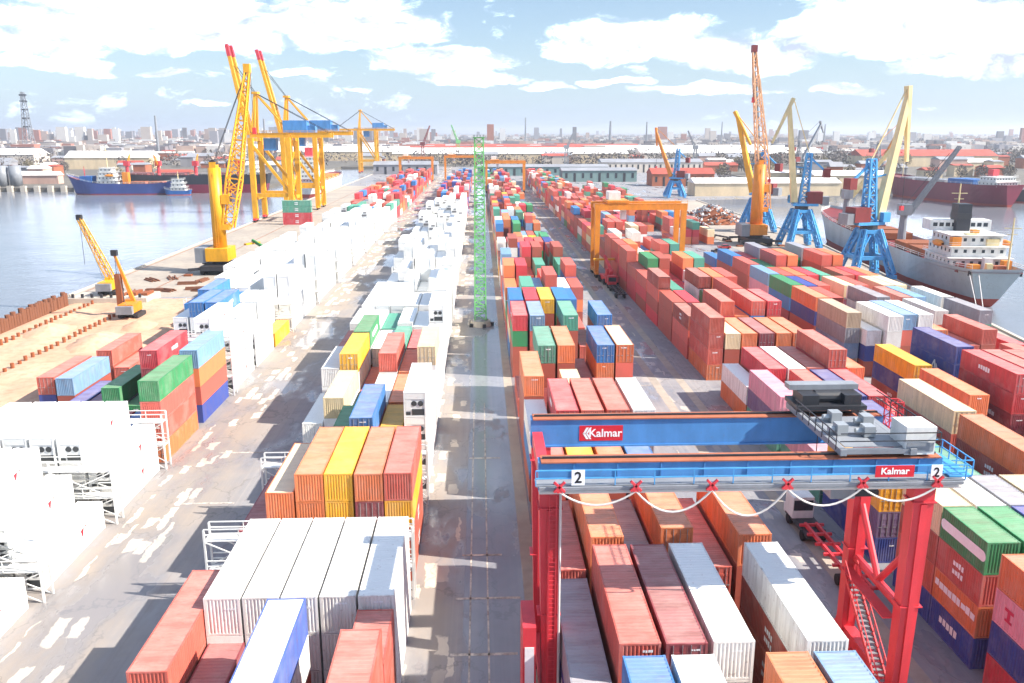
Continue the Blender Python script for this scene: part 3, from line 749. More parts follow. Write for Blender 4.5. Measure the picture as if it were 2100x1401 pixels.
def container(b):
    L, H, c = b['L'], b['H'], b['c']; near = b['y'] < 150
    word = PAL[c][1]; rf = b['reefer']
    rnd = random.Random(int(b['x'] * 10) * 7919 + int(b['y'] * 10) * 31 + int(b['z'] * 10))
    g = PALC[c]; j = 1 + rnd.uniform(-.12, .12); col = tuple(min(.9, v * j + rnd.uniform(-.006, .006)) for v in g)
    col = tuple(max(0.01, v) for v in col)
    tw = 'top' if b['top'] else ('bottom' if b['tier'] == 1 else ORD[b['tier']] + ' tier')
    half = b.get('half', '')
    lab = f"{word} {'reefer' if rf else 'container'}, {tw}, column {ORD[b['col']] if b['col'] else 'outermost'}, bay {ORD[b['bay']] if b['bay'] else 'nearest'}{', ' + half if half else ''}, {BLOCK_NAMES[b['block']]}"
    k = SEEN.get(lab, 0); SEEN[lab] = k + 1
    if k:
        for extra in ('farther one', 'third back', 'fourth back', 'fifth back'):
            l2 = lab.replace(',', f', {extra},', 1)
            if l2 not in SEEN: lab = l2; SEEN[lab] = 1; break
    name = 'reefer_container' if rf else 'shipping_container'
    root = link(name, cmesh(('rframe' if rf else 'frame') if near else ('rbody' if rf else 'body'), L, H), None, (b['x'], b['y'], b['z']), col)
    tag(root, lab, 'reefer' if rf else 'container', GROUPS[b['block']])
    side = -1 if b['x'] > 0 else 1
    def part(nm, kind, loc=(0, 0, 0), par=None, cc=None, LL=None):
        return link(nm, cmesh(kind, LL or L, H), par or root, loc, cc or col)
    part('roof', 'rroof' if rf else 'roof', cc=ROOFC.get(c))
    if rf:
        if near:
            part('side_wall', 'rside_l'); part('side_wall', 'rside_r')
        u = part('machinery_unit', 'unit', cc=tuple(v * .93 for v in col))
        if near:
            part('fan', 'fan', (-0.1, 0, H * .55), u); part('fan', 'fan', (0.62, 0, H * .55), u)
            part('grille', 'grille', (0, 0, 0), u)
        if near and side > 0 and b['block'] == 'B1': logo('flag', root, 1, L, H)
    else:
        if near:
            part('side_wall', 'side_l'); part('side_wall', 'side_r')
        if rnd.random() < 0.3:
            if near:
                for s in (0, 1):
                    d = part('door', 'door', (0, 0, 0))
                    if s: d.scale = (-1, 1, 1)
                    for q in (0.25, 0.8): part('locking_bar', 'locking_bar', (q, 0.0, 0), d)
            else: part('door', 'door_whole')
        else: part('end_wall', 'end_wall')
        mk = b['mark'] or (MARKC.get(c) if rnd.random() < 0.55 and near and b['y'] > 40 and L > 8 else None)
        if near and rnd.random() < .45:     # blurred code panel high on the near end
            m_ = PRINT.setdefault('code', bar_letters(4, .8, .16, 3).mesh('code_panel', 'white_print')); cp = link('code_panel', m_, root, (rnd.uniform(-.2, .55), -.008, H - rnd.uniform(.45, .9))); cp.scale = (rnd.uniform(.5, 1.1), 1, rnd.uniform(.6, 1.2))
        if c == 'P' and b['y'] < 45: mk = 'yang'
        if mk and (near or rnd.random() < .4): logo(mk, root, side, L, H)
for b in ONE: container(b)
mass = MB(); hw = WID / 2
for b in BOXES:
    if id(b) in ONEID: continue
    c = PALC[b['c']]; j = random.uniform(.85, 1.12); c = tuple(min(.9, v * j) for v in c)
    mass.box(b['x'] - hw, b['x'] + hw, b['y'], b['y'] + b['L'], b['z'], b['z'] + b['H'] - 0.02, c)
    if b['reefer'] and b['face'] > .5:
        mass.box(b['x'] - .9, b['x'] + .9, b['y'] - .05, b['y'] - .01, b['z'] + .3, b['z'] + 1.0, (.16, .16, .17)); mass.box(b['x'] - .3, b['x'] + .8, b['y'] - .05, b['y'] - .01, b['z'] + 1.35, b['z'] + 1.85, (.2, .2, .21))
tag(mass.build('container_stacks', 'container_mass'), 'far rows of stacked shipping containers fading towards the city', 'containers', kind='stuff')
print('boxes', len(BOXES), 'single', len(ONE), 'near', sum(b['y'] < 150 for b in ONE))
# a free-standing broadside stack on the quay apron
for k, (c, nm, d, lb) in enumerate([('D', 'bright red', 0, 'bottom'), ('D', 'bright red', 1, 'second'), ('T', 'teal', 2, 'third'), ('T', 'teal', 3, 'topmost')]):
    col = PALC[c]
    r_ = link('shipping_container', cmesh('body', L40, 2.59), None, (-73.0, 372.5, k * 2.6), col, rz=R(90))
    tag(r_, f'{nm} container lying broadside, {lb} of the stack beside the yellow quay cranes', 'container', 'broadside stack on the quay')
    link('roof', cmesh('roof', L40, 2.59), r_, (0, 0, 0), col); link('end_wall', cmesh('end_wall', L40, 2.59), r_, (0, 0, 0), col)
    logo('two', r_, -1, L40, 2.59)

# ================================================================ REEFER RACKS
RACK = {}
def rack_mesh(w, levels, part):
    key = (round(w, 2), levels, part)
    if key in RACK: return RACK[key]
    mb = MB(); h = levels * 2.9; n = max(1, round(w / 5.4))
    if part == 'post':
        mb.box(-.08, .08, -.08, .08, 0, h + 1.0)
    elif part == 'platform':
        mb.box(-w / 2, w / 2, -.75, .75, -.08, 0)
    elif part == 'handrail':
        for s in (-.75, .75):
            for zz in (.55, 1.05): mb.beam((-w / 2, s, zz), (w / 2, s, zz), .09)
            for k in range(2 * n + 1): mb.beam((-w / 2 + k * w / 2 / n, s, 0), (-w / 2 + k * w / 2 / n, s, 1.05), .07)
    elif part == 'brace':
        for k in range(levels):
            for i in range(n):
                a, b = -w / 2 + i * w / n, -w / 2 + (i + 1) * w / n
                if (i + k) % 2 == 0 or i in (0, n - 1):
                    mb.beam((a, 0, k * 2.9), (b, 0, k * 2.9 + 2.8), .09); mb.beam((b, 0, k * 2.9), (a, 0, k * 2.9 + 2.8), .09)
    RACK[key] = mb.mesh(part, 'white_paint'); return RACK[key]
def reefer_rack(x0, x1, y, levels, label):
    w = x1 - x0; t = thing('reefer_rack', label, 'rack', ((x0 + x1) / 2, y, 0), group='service platforms between the reefer bays')
    n = max(1, round(w / 5.4))
    for k in range(n + 1):
        for s in (-.75, .75): link('post', rack_mesh(w, levels, 'post'), t, (-w / 2 + k * w / n, s, 0))
    for k in range(1, levels + 1):
        link('platform', rack_mesh(w, levels, 'platform'), t, (0, 0, k * 2.9)); link('handrail', rack_mesh(w, levels, 'handrail'), t, (0, 0, k * 2.9))
    for s in (-.75, .75): link('brace', rack_mesh(w, levels, 'brace'), t, (0, s, 0))
reefer_rack(-23.4, -6.0, 66.6, 2, 'white steel service rack behind the near white row, left centre block')
reefer_rack(-22.6, -14.2, 82.6, 2, 'white steel service rack behind the orange and yellow row, left end')
reefer_rack(-8.8, -5.9, 85.6, 2, 'narrow white service rack in front of the lane-side reefers')
reefer_rack(-56.0, -37.6, 67.2, 2, 'white steel service rack between nearest reefer bays, left quayside block')
reefer_rack(-56.0, -37.6, 82.2, 2, 'white service rack behind second reefer bay, left quayside block')
reefer_rack(-52.0, -37.8, 96.9, 2, 'white service rack behind third reefer bay beside brick red stack')
reefer_rack(-46.6, -37.8, 125.9, 3, 'white service rack beyond the pale blue topped stack, left quayside block')
for i, yy in enumerate([b[0] for b in tail[:13]]):
    if i % 2 == 0: reefer_rack(-59, -37.8, yy - 1.9, 2, f'white service rack in front of reefer bay {ORD[9 + i]}, left quayside block')
yy = [b[0] for b in B2 if b[0] > 150 and b[0] < 390]
for i, v in enumerate(yy):
    if i % 2 == 0 and i: reefer_rack(-21.8, -6.0, v - 2.1, 2, f'white service rack in front of reefer bay {ORD[7 + i]}, left centre block')

# ================================================================ RED AND BLUE GANTRY CRANE
def bogie(t, x, y, mat):
    b = MB(); b.box(x - .45, x + .45, y - 1.9, y + 1.9, 1.05, 1.7); b.box(x - .35, x + .35, y - 1.6, y + 1.6, .7, 1.05)
    o = b.build('bogie', mat, t)
    for s in (-1.15, 1.15): MB().tube((x - .38, y + s, .62), (x + .38, y + s, .62), .62, n=16).build('wheel', 'black_rubber', o)
def near_gantry():
    XL, XR, YN, YF = 4.2, 27.9, 49.0, 57.0
    t = thing('gantry_crane', 'red legged rubber tyred gantry crane with blue beams over the near stacks', 'gantry crane', (0, 0, 0))
    # girders with rusty top plates
    for (y, nm) in ((YF, 'far'), (YN, 'near')):
        g = MB().box(3.45, 28.75, y - .5, y + .5, 17.55, 19.45).build('girder', 'blue_paint', t)
        MB().box(3.6, 28.6, y - .62, y + .62, 19.452, 19.53).build('top_flange', 'rust_top', g)
        MB().box(3.5, 28.7, y - .6, y + .6, 17.42, 17.548).build('bottom_flange', 'blue_paint', g)
        MB().box(3.7, 28.5, y - .06, y + .06, 19.532, 19.66).build('rail', 'dark_steel', g)
        st = MB()
        for k in range(9 if nm == 'near' else 0): st.box(5.6 + k * 2.7, 5.68 + k * 2.7, y - .58, y - .502, 17.6, 19.4)
        if st.v: st.build('stiffener', 'blue_paint', g)
        if nm == 'far':
            s = MB().box(6.9, 10.0, y - .53, y - .502, 17.85, 18.98).build('sign', 'red_print', g)
            text_obj('Kalmar', .82, 'lettering', 'white_print', s, (8.75, y - .54, 18.40), (R(90), 0, 0), 1.0, .016)
            k = MB()
            def stroke(a, b, w_): k.beam((a[0], y - .545, a[1]), (b[0], y - .545, b[1]), .012, w_, up=(0, 1, 0)) if False else k.quad((a[0] - w_ / 2, y - .545, a[1]), (a[0] + w_ / 2, y - .545, a[1]), (b[0] + w_ / 2, y - .545, b[1]), (b[0] - w_ / 2, y - .545, b[1]))
            stroke((7.22, 18.38), (7.48, 18.85), .18); stroke((7.48, 17.98), (7.22, 18.42), .18)
            stroke((7.42, 18.38), (7.70, 18.85), .14); stroke((7.70, 17.98), (7.42, 18.42), .14)
            k.build('emblem', 'white_print', s)
        else:
            s = MB().box(5.35, 6.15, y - 1.83, y - 1.79, 18.52, 19.5).build('number_plate', 'white_print', g)
            text_obj('2', 1.0, 'lettering', 'black_print', s, (5.75, y - 1.84, 19.0), (R(90), 0, 0), .9, .02)
            s = MB().box(27.35, 28.05, y - 1.83, y - 1.79, 18.52, 19.5).build('number_plate', 'white_print', g)
            text_obj('2', .85, 'lettering', 'black_print', s, (27.7, y - 1.84, 19.0), (R(90), 0, 0), .9, .02)
            s = MB().box(23.9, 26.3, y - 1.83, y - 1.79, 18.75, 19.5).build('sign', 'red_print', g)
            text_obj('Kalmar', .58, 'lettering', 'white_print', s, (25.1, y - 1.84, 19.13), (R(90), 0, 0), 1.05, .014)
    for y in (YN + .0, YF):
        for x in (3.7, 28.5):
            pass
    # end ties between the girders
    for x in (3.9, 28.3): MB().box(x - .35, x + .35, YN + .6, YF - .6, 17.7, 18.6).build('end_tie', 'red_paint', t)
    # legs
    for x in (XL, XR):
        s = 1 if x == XL else -1
        for y in (YN, YF):
            lg = MB().beam((x, y, 17.42), (x + .1 * s, y, 2.1), 1.35, 1.05, 1.0, .95, up=(0, 1, 0)).build('leg', 'red_paint', t)
            pl = MB(); pl.box(x - .78, x + .78, y - .64, y + .64, 16.4, 16.48); pl.box(x - .75, x + .75, y - .6, y + .6, 9.0, 9.07); pl.box(x - .2, x + .2, y - .62, y - .53, 3, 16.3)
            pl.build('flange', 'red_paint', lg)
        MB().box(x - .42, x + .42, YN - 1.0, YF + 1.0, 1.72, 2.55).build('sill_beam', 'red_paint', t)
        for y in (YN, YF): bogie(t, x, y, 'red_paint')
    # right hand end: tie, V struts, stair and landing
    MB().tube((XR, YN + .5, 8.3), (XR, YF - .5, 8.3), .32, n=10).build('tie_tube', 'red_paint', t)
    for y in (YN + .5, YF - .5): MB().tube((XR, y, 12.6), (XR, (YN + YF) / 2, 8.4), .24, n=8).build('strut', 'red_paint', t)
    MB().box(XR - 1.2, XR - .35, YN + .6, YF - .6, 7.52, 7.62).build('landing', 'red_paint', t)
    st = MB(); p0, p1 = Vector((XR - .8, YN - .4, 1.9)), Vector((XR - .8, YF - 1.4, 7.55))
    for sx in (-.42, .42): st.beam(p0 + Vector((sx, 0, 0)), p1 + Vector((sx, 0, 0)), .1, .3)
    so = st.build('stair', 'red_paint', t)
    for k in range(24):
        q = p0.lerp(p1, (k + .5) / 24); MB().box(q.x - .38, q.x + .38, q.y - .12, q.y + .12, q.z - .03, q.z + .03).build('tread', 'grey_paint', so)
    hr = MB()
    for sx in (-.45, .45):
        hr.beam(p0 + Vector((sx, 0, 1.0)), p1 + Vector((sx, 0, 1.0)), .06)
        for k in range(9): q = p0.lerp(p1, k / 8); hr.beam((q.x + sx, q.y, q.z), (q.x + sx, q.y, q.z + 1.0), .05)
    hr.build('handrail', 'red_paint', so)
    # left hand end: ladder, cable pipe and electrical cabinet
    ld = MB()
    for s in (-.22, .22): ld.beam((XL + .15 + s, YN - .78, 1.8), (XL + .15 + s, YN - .78, 17.4), .06)
    for k in range(48): ld.beam((XL - .07, YN - .78, 2.0 + k * .32), (XL + .37, YN - .78, 2.0 + k * .32), .04)
    ld.build('ladder', 'red_paint', t)
    MB().tube((XL + .62, YN - .62, 2.0), (XL + .62, YN - .62, 17.5), .09, n=6).build('conduit', 'cable_grey', t)
    cb = MB().box(2.5, 3.35, YN - 1.0, YN + 2.3, 1.0, 8.4).build('electrical_cabinet', 'red_paint', t)
    MB().box(2.62, 3.22, YN - 1.04, YN - 1.002, 3.4, 7.0).build('panel', 'white_print', cb)
    # near side walkway with handrail and festoon cables
    wk = MB().box(3.2, 29.6, YN - 1.75, YN - .64, 18.40, 18.48).build('walkway', 'grey_paint', t)
    hr = MB()
    for zz in (18.95, 19.45): hr.beam((3.2, YN - 1.74, zz), (29.6, YN - 1.74, zz), .07)
    for k in range(12): hr.beam((3.2 + k * 2.4, YN - 1.74, 18.48), (3.2 + k * 2.4, YN - 1.74, 19.45), .06)
    hr.build('handrail', 'crane_blue', wk)
    MB().box(3.4, 29.4, YN - 1.98, YN - 1.84, 18.25, 18.45).build('festoon_track', 'grey_paint', t)
    MB().tube((3.4, YN - 1.7, 18.05), (29.4, YN - 1.7, 18.05), .13, n=8).build('conduit', 'cable_grey', t)
    ck = [4.6 + k * 4.62 for k in range(6)]
    for k, x in enumerate(ck):
        c = MB(); c.beam((x - .32, YN - 2.06, 18.2), (x + .32, YN - 2.06, 18.85), .14); c.beam((x + .32, YN - 2.06, 18.2), (x - .32, YN - 2.06, 18.85), .14); c.box(x - .16, x + .16, YN - 2.12, YN - 1.99, 18.15, 18.6)
        c.build('cable_carrier', 'red_paint', t)
    for a, b in zip(ck[:-1], ck[1:]):
        pts = []
        for i in range(13):
            u = i / 12; pts.append((a + (b - a) * u, YN - 2.06, 18.2 - 1.75 * 4 * u * (1 - u) * (.75 + .25 * math.sin(a))))
        MB().path(pts, .065, 6).build('festoon_cable', 'cable_grey', t)
    # trolley with machinery platform, hoist house and cabin
    tr = MB()
    for x in (22.3, 26.7): tr.box(x - .2, x + .2, YN - .8, YF + .8, 19.75, 20.15)
    for y in (YN - .5, 51.6, 54.3, YF + .4): tr.box(22.5, 26.5, y - .18, y + .18, 19.8, 20.1)
    tr = tr.build('trolley', 'grey_paint', t)
    MB().box(22.55, 26.45, YN - .3, YF - 2.6, 20.12, 20.17).build('deck', 'grey_paint', tr)
    hh = MB(); hh.box(22.0, 26.9, YF - 1.7, YF + .9, 20.3, 20.6); hh.box(22.4, 23.6, YF - 1.4, YF + .5, 20.6, 21.3); hh.box(25.4, 26.6, YF - 1.4, YF + .5, 20.6, 21.3); hh.tube((23.6, YF - .4, 20.9), (25.4, YF - .4, 20.9), .5, n=14)
    hh.build('hoist', 'dark_steel', tr)
    MB().box(21.9, 26.9, YF - .1, YF + .9, 21.32, 21.7).build('hoist_roof', 'grey_paint', tr)
    cb = MB().box(26.2, 28.1, YN - .6, YN + 1.4, 19.7, 21.5).build('switch_house', 'white_paint', tr)
    MB().box(26.3, 28.0, YN - .63, YN - .602, 19.9, 20.5).build('panel', 'grey_paint', cb)
    cab = MB().box(22.4, 24.0, YN + .7, YN + 2.6, 16.2, 18.6).build('driver_cabin', 'grey_paint', tr)
    MB().box(22.36, 24.04, YN + .68, YN + 1.9, 17.0, 18.2).build('window', 'glass', cab)
    hr = MB()
    for zz in (20.7, 21.2):
        hr.beam((22.0, YN - .8, zz), (28.3, YN - .8, zz), .06); hr.beam((21.75, YN - .8, zz), (21.75, YF - 1.8, zz), .06); hr.beam((28.3, YN - .8, zz), (28.3, YF, zz), .06)
    for k in range(7): hr.beam((21.75, YN - .8 + k * 1.1, 20.2), (21.75, YN - .8 + k * 1.1, 21.2), .05); hr.beam((28.3, YN - .8 + k * 1.1, 19.9), (28.3, YN - .8 + k * 1.1, 21.2), .05)
    hr.build('handrail', 'dark_steel', tr)
    mot = MB()
    for (x, y) in ((23.2, 51.0), (24.8, 50.6), (25.6, 52.6), (23.8, 53.4)): mot.box(x - .35, x + .35, y - .4, y + .4, 20.2, 20.9); mot.tube((x - .8, y, 20.5), (x + .3, y, 20.5), .2, n=8)
    mot.build('motor', 'galvanised', tr)
    rp = MB()
    for (x, y) in ((23.2, 51.4), (25.8, 51.4), (23.2, 54.4), (25.8, 54.4)): rp.tube((x, y, 20.2), (x, y, 16.6), .035, n=4)
    rp.build('hoist_rope', 'dark_steel', tr)
    sp = MB().box(23.3, 25.7, 50.0, 56.2, 16.2, 16.6).build('spreader', 'dark_steel', tr)
    MB().box(23.6, 25.4, 52.0, 54.0, 16.6, 17.2).build('head_block', 'dark_steel', sp)
    # right end access platform, cage and slope railings
    pf = MB().box(28.8, 30.2, YN - 1.4, YN + 2.2, 18.5, 18.6).build('end_platform', 'crane_blue', t)
    hr = MB()
    for zz in (19.1, 19.6):
        for y in (YN - 1.4, YN + 2.2): hr.beam((28.8, y, zz), (30.2, y, zz), .06)
        hr.beam((30.2, YN - 1.4, zz), (30.2, YN + 2.2, zz), .06)
    for k in range(5): hr.beam((30.2, YN - 1.4 + k * .9, 18.6), (30.2, YN - 1.4 + k * .9, 19.6), .06)
    hr.build('handrail', 'crane_blue', pf)
    MB().lattice((29.4, YF - .6, 18.6), (29.4, YF - .6, 20.6), .9, .9, .07, .05, 3).build('cage_ladder', 'red_paint', t)
    MB().lattice((29.2, YN + 4.0, 18.2), (29.2, YN + 4.0, 20.2), .9, .9, .07, .05, 3).build('cage_ladder', 'white_paint', t)
    return t
near_gantry()

def yard_gantry(x0, x1, y, h, label, mat='orange_paint', dy=8.0):
    cx = (x0 + x1) / 2
    t = thing('gantry_crane', label, 'gantry crane', (cx, y, 0), group='yellow yard gantries')
    hw_ = (x1 - x0) / 2
    for yy in (0, dy):
        MB().box(-hw_ - .9, hw_ + .9, yy - .55, yy + .55, h - 1.7, h).build('girder', mat, t)
        for s in (-1, 1):
            MB().beam((s * hw_, yy, h - 1.7), (s * hw_, yy, 2.0), 1.5, 1.2, 1.2, 1.2, up=(0, 1, 0)).build('leg', mat, t)
    for s in (-1, 1):
        MB().box(s * hw_ - .5, s * hw_ + .5, -1, dy + 1, 1.3, 2.2).build('sill_beam', mat, t)
        MB().box(s * hw_ - .4, s * hw_ + .4, .6, dy - .6, h - 1.5, h - .5).build('end_tie', mat, t)
        for yy in (0, dy): bogie(t, s * hw_, yy, mat)
    tr = MB().box(-hw_ + 2.5, -hw_ + 8.5, -.7, dy + .7, h + .1, h + .8).build('trolley', mat, t)
    MB().box(-hw_ + 3.2, -hw_ + 6.4, 1.5, dy - 1.0, h + .8, h + 3.0).build('hoist_house', 'white_paint', tr)
    MB().box(-hw_ + 6.5, -hw_ + 8.0, .9, 2.9, h - 4.4, h - 1.9).build('driver_cabin', 'white_paint', tr)
    hr = MB()
    for zz in (h + .5, h + 1.0): hr.beam((-hw_ - .8, -.7, zz), (hw_ + .8, -.7, zz), .07)
    for k in range(16): hr.beam((-hw_ - .8 + k * (2 * hw_ + 1.6) / 15, -.7, h), (-hw_ - .8 + k * (2 * hw_ + 1.6) / 15, -.7, h + 1), .07)
    hr.build('handrail', mat, t)
    return t
yard_gantry(32.0, 55.6, 231, 20.2, 'yellow yard gantry straddling the right block beyond the red gantry')
yard_gantry(4.5, 29.4, 568, 20.5, 'orange yard gantry straddling the far right centre block')
yard_gantry(-64.5, -38.4, 700, 19.3, 'orange yard gantry over the far red stacks beside the quay cranes')
yard_gantry(-28.4, -4.0, 712, 20.0, 'orange yard gantry behind the green lattice mast')

# ================================================================ LIGHT MAST
def light_mast():
    t = thing('light_mast', 'green steel lattice mast standing in the wet middle lane', 'mast', (-0.1, 172, 0))
    MB().lattice((0, 0, 1.4), (0, 0, 38.0), 2.3, 1.7, .26, .15, 26).build('lattice', 'green_paint', t)
    b = MB().tube((0, 0, 0), (0, 0, 1.1), 2.3, 2.0, n=16).build('base', 'concrete', t)
    MB().tube((0, 0, 1.1), (0, 0, 1.5), 1.6, 1.5, n=12).build('plinth', 'grey_paint', b)
    tp = MB().box(-1.2, 1.2, -1.2, 1.2, 38.0, 38.15).build('platform', 'green_paint', t)
    for k in range(4): MB().box(-1.1 + k * .6, -.75 + k * .6, -1.35, -1.0, 38.2, 38.6).build('floodlight', 'galvanised', tp)
    for k in range(5):
        a = 2 * math.pi * k / 5
        MB().box(2.4 * math.cos(a) - .35, 2.4 * math.cos(a) + .35, 2.4 * math.sin(a) - .35, 2.4 * math.sin(a) + .35, 0, .7).build('guard_block', 'dark_steel', b)
light_mast()

# ================================================================ SHIP-TO-SHORE CRANES
def sts_crane(y, label, boom_up=True, xw=-100.0, xl=-83.8, H=38.0, boomL=42.0, ang=72):
    t = thing('quay_crane', label, 'quay crane', (0, y, 0), group='yellow ship to shore cranes')
    Y = 'yellow_paint'; D = 17.0
    for x in (xw, xl):
        for yy in (0, D):
            MB().beam((x, yy, H), (x, yy, 1.6), 2.2, 1.9, up=(0, 1, 0)).build('leg', Y, t)
            b = MB().box(x - .6, x + .6, yy - 3.2, yy + 3.2, .9, 1.8)
            o = b.build('bogie', 'red_paint' if x == xw else Y, t)
            for k in range(4): MB().tube((x - .3, yy - 2.4 + 1.6 * k, .5), (x + .3, yy - 2.4 + 1.6 * k, .5), .5, n=10).build('wheel', 'dark_steel', o)
        MB().box(x - .6, x + .6, .8, D - .8, 9.6, 11.0).build('sill_beam', Y, t)
        MB().box(x - .5, x + .5, .8, D - .8, H - 1.6, H - .2).build('cross_beam', Y, t)
    for yy in (0, D):
        MB().box(xw + .8, xl - .8, yy - .6, yy + .6, 10.9, 12.6).build('portal_beam', Y, t)
        MB().beam((xw + .4, yy, H - 3), (xl - .5, yy, 13.0), 1.2).build('diagonal', Y, t)
    # girder, boom, apex frame
    for yy in (D / 2 - 3, D / 2 + 3):
        MB().box(xw - 1.5, xl + 18, yy - .6, yy + .6, H, H + 2.0).build('girder', Y, t)
        if boom_up:
            a = R(ang); p0 = Vector((xw - 2.0, yy, H + 1.2)); p1 = p0 + Vector((-math.cos(a) * boomL, 0, math.sin(a) * boomL))
            bo = MB().beam(p0, p1, 1.6, 2.6, 1.3, 1.8, up=(0, 1, 0)).build('boom', Y, t)
            MB().beam(p1 - (p1 - p0).normalized() * 5, p1 + Vector((0, 0, .02)), 1.45, 2.0, up=(0, 1, 0)).build('boom_tip', 'red_paint', bo)
        else:
            MB().box(xw - boomL, xw - 1.6, yy - .6, yy + .6, H + .1, H + 1.9).build('boom', Y, t)
    for s in (-1, 1):
        yy = D / 2 + 3 * s
        MB().beam((xw, yy, H + 2), (xw + 1.5, D / 2 + 1.2 * s, H + 19), 1.7, 1.5, 1.1, 1.1).build('apex_leg', Y, t)
        MB().beam((xl, yy, H + 2), (xw + 1.9, D / 2 + 1.2 * s, H + 18.6), .55).build('back_leg', Y, t)
        MB().beam((xl + 17, yy, H + 2), (xw + 1.9, D / 2 + 1.2 * s, H + 18.8), .22).build('back_stay', 'dark_steel', t)
        if not boom_up: MB().beam((xw - boomL * .75, yy, H + 1.9), (xw + 1.5, D / 2 + 1.2 * s, H + 18.8), .25).build('fore_stay', 'dark_steel', t)
        else:
            a = R(ang); p1 = Vector((xw - 2 - math.cos(a) * boomL * .8, yy, H + 1.2 + math.sin(a) * boomL * .8)); MB().beam(p1, (xw + 1.5, D / 2 + 1.2 * s, H + 18.9), .2).build('fore_stay', 'dark_steel', t)
    MB().box(xw + .2, xw + 2.8, D / 2 - 2.4, D / 2 + 2.4, H + 18.6, H + 19.6).build('apex_platform', Y, t)
    mh = MB().box(xl - 3, xl + 7.5, D / 2 - 3.4, D / 2 + 3.4, H + 2.2, H + 7.4).build('machinery_house', 'blue_paint', t)
    MB().box(xl + 7.55, xl + 11, D / 2 - 2.4, D / 2 + 2.4, H + 2.2, H + 5.2).build('electrical_room', 'blue_paint', mh)
    MB().box(xw + 4, xw + 9.5, D / 2 - 2.2, D / 2 + 2.2, H - 5.6, H - .3).build('operator_cabin', 'blue_paint', t)
    hr = MB()
    for s in (-1, 1):
        for zz in (H + 2.5, H + 3.0): hr.beam((xw, D / 2 + s * 3.9, zz), (xl + 18, D / 2 + s * 3.9, zz), .1)
        for k in range(12): hr.beam((xw + k * 3, D / 2 + s * 3.9, H + 2), (xw + k * 3, D / 2 + s * 3.9, H + 3), .1)
    hr.build('handrail', Y, t)
    st = MB()
    for k in range(6): z0 = 2 + k * 6; st.beam((xl + 1.0, 1 + (k % 2) * 8, z0), (xl + 1.0, 9 - (k % 2) * 8, z0 + 6), .5, .25)
    st.build('stair', Y, t)
    return t
sts_crane(384, 'yellow quay crane with raised boom, nearest to the sheet pile quay', True, H=36.6, boomL=38.6, ang=80)
sts_crane(446, 'yellow quay crane with raised boom and blue machinery house, second along the quay', True, H=37.4, boomL=41.5, ang=77)
sts_crane(840, 'yellow quay crane farthest along the left quay, against the city', False, xw=-116, xl=-100, H=40, boomL=30)

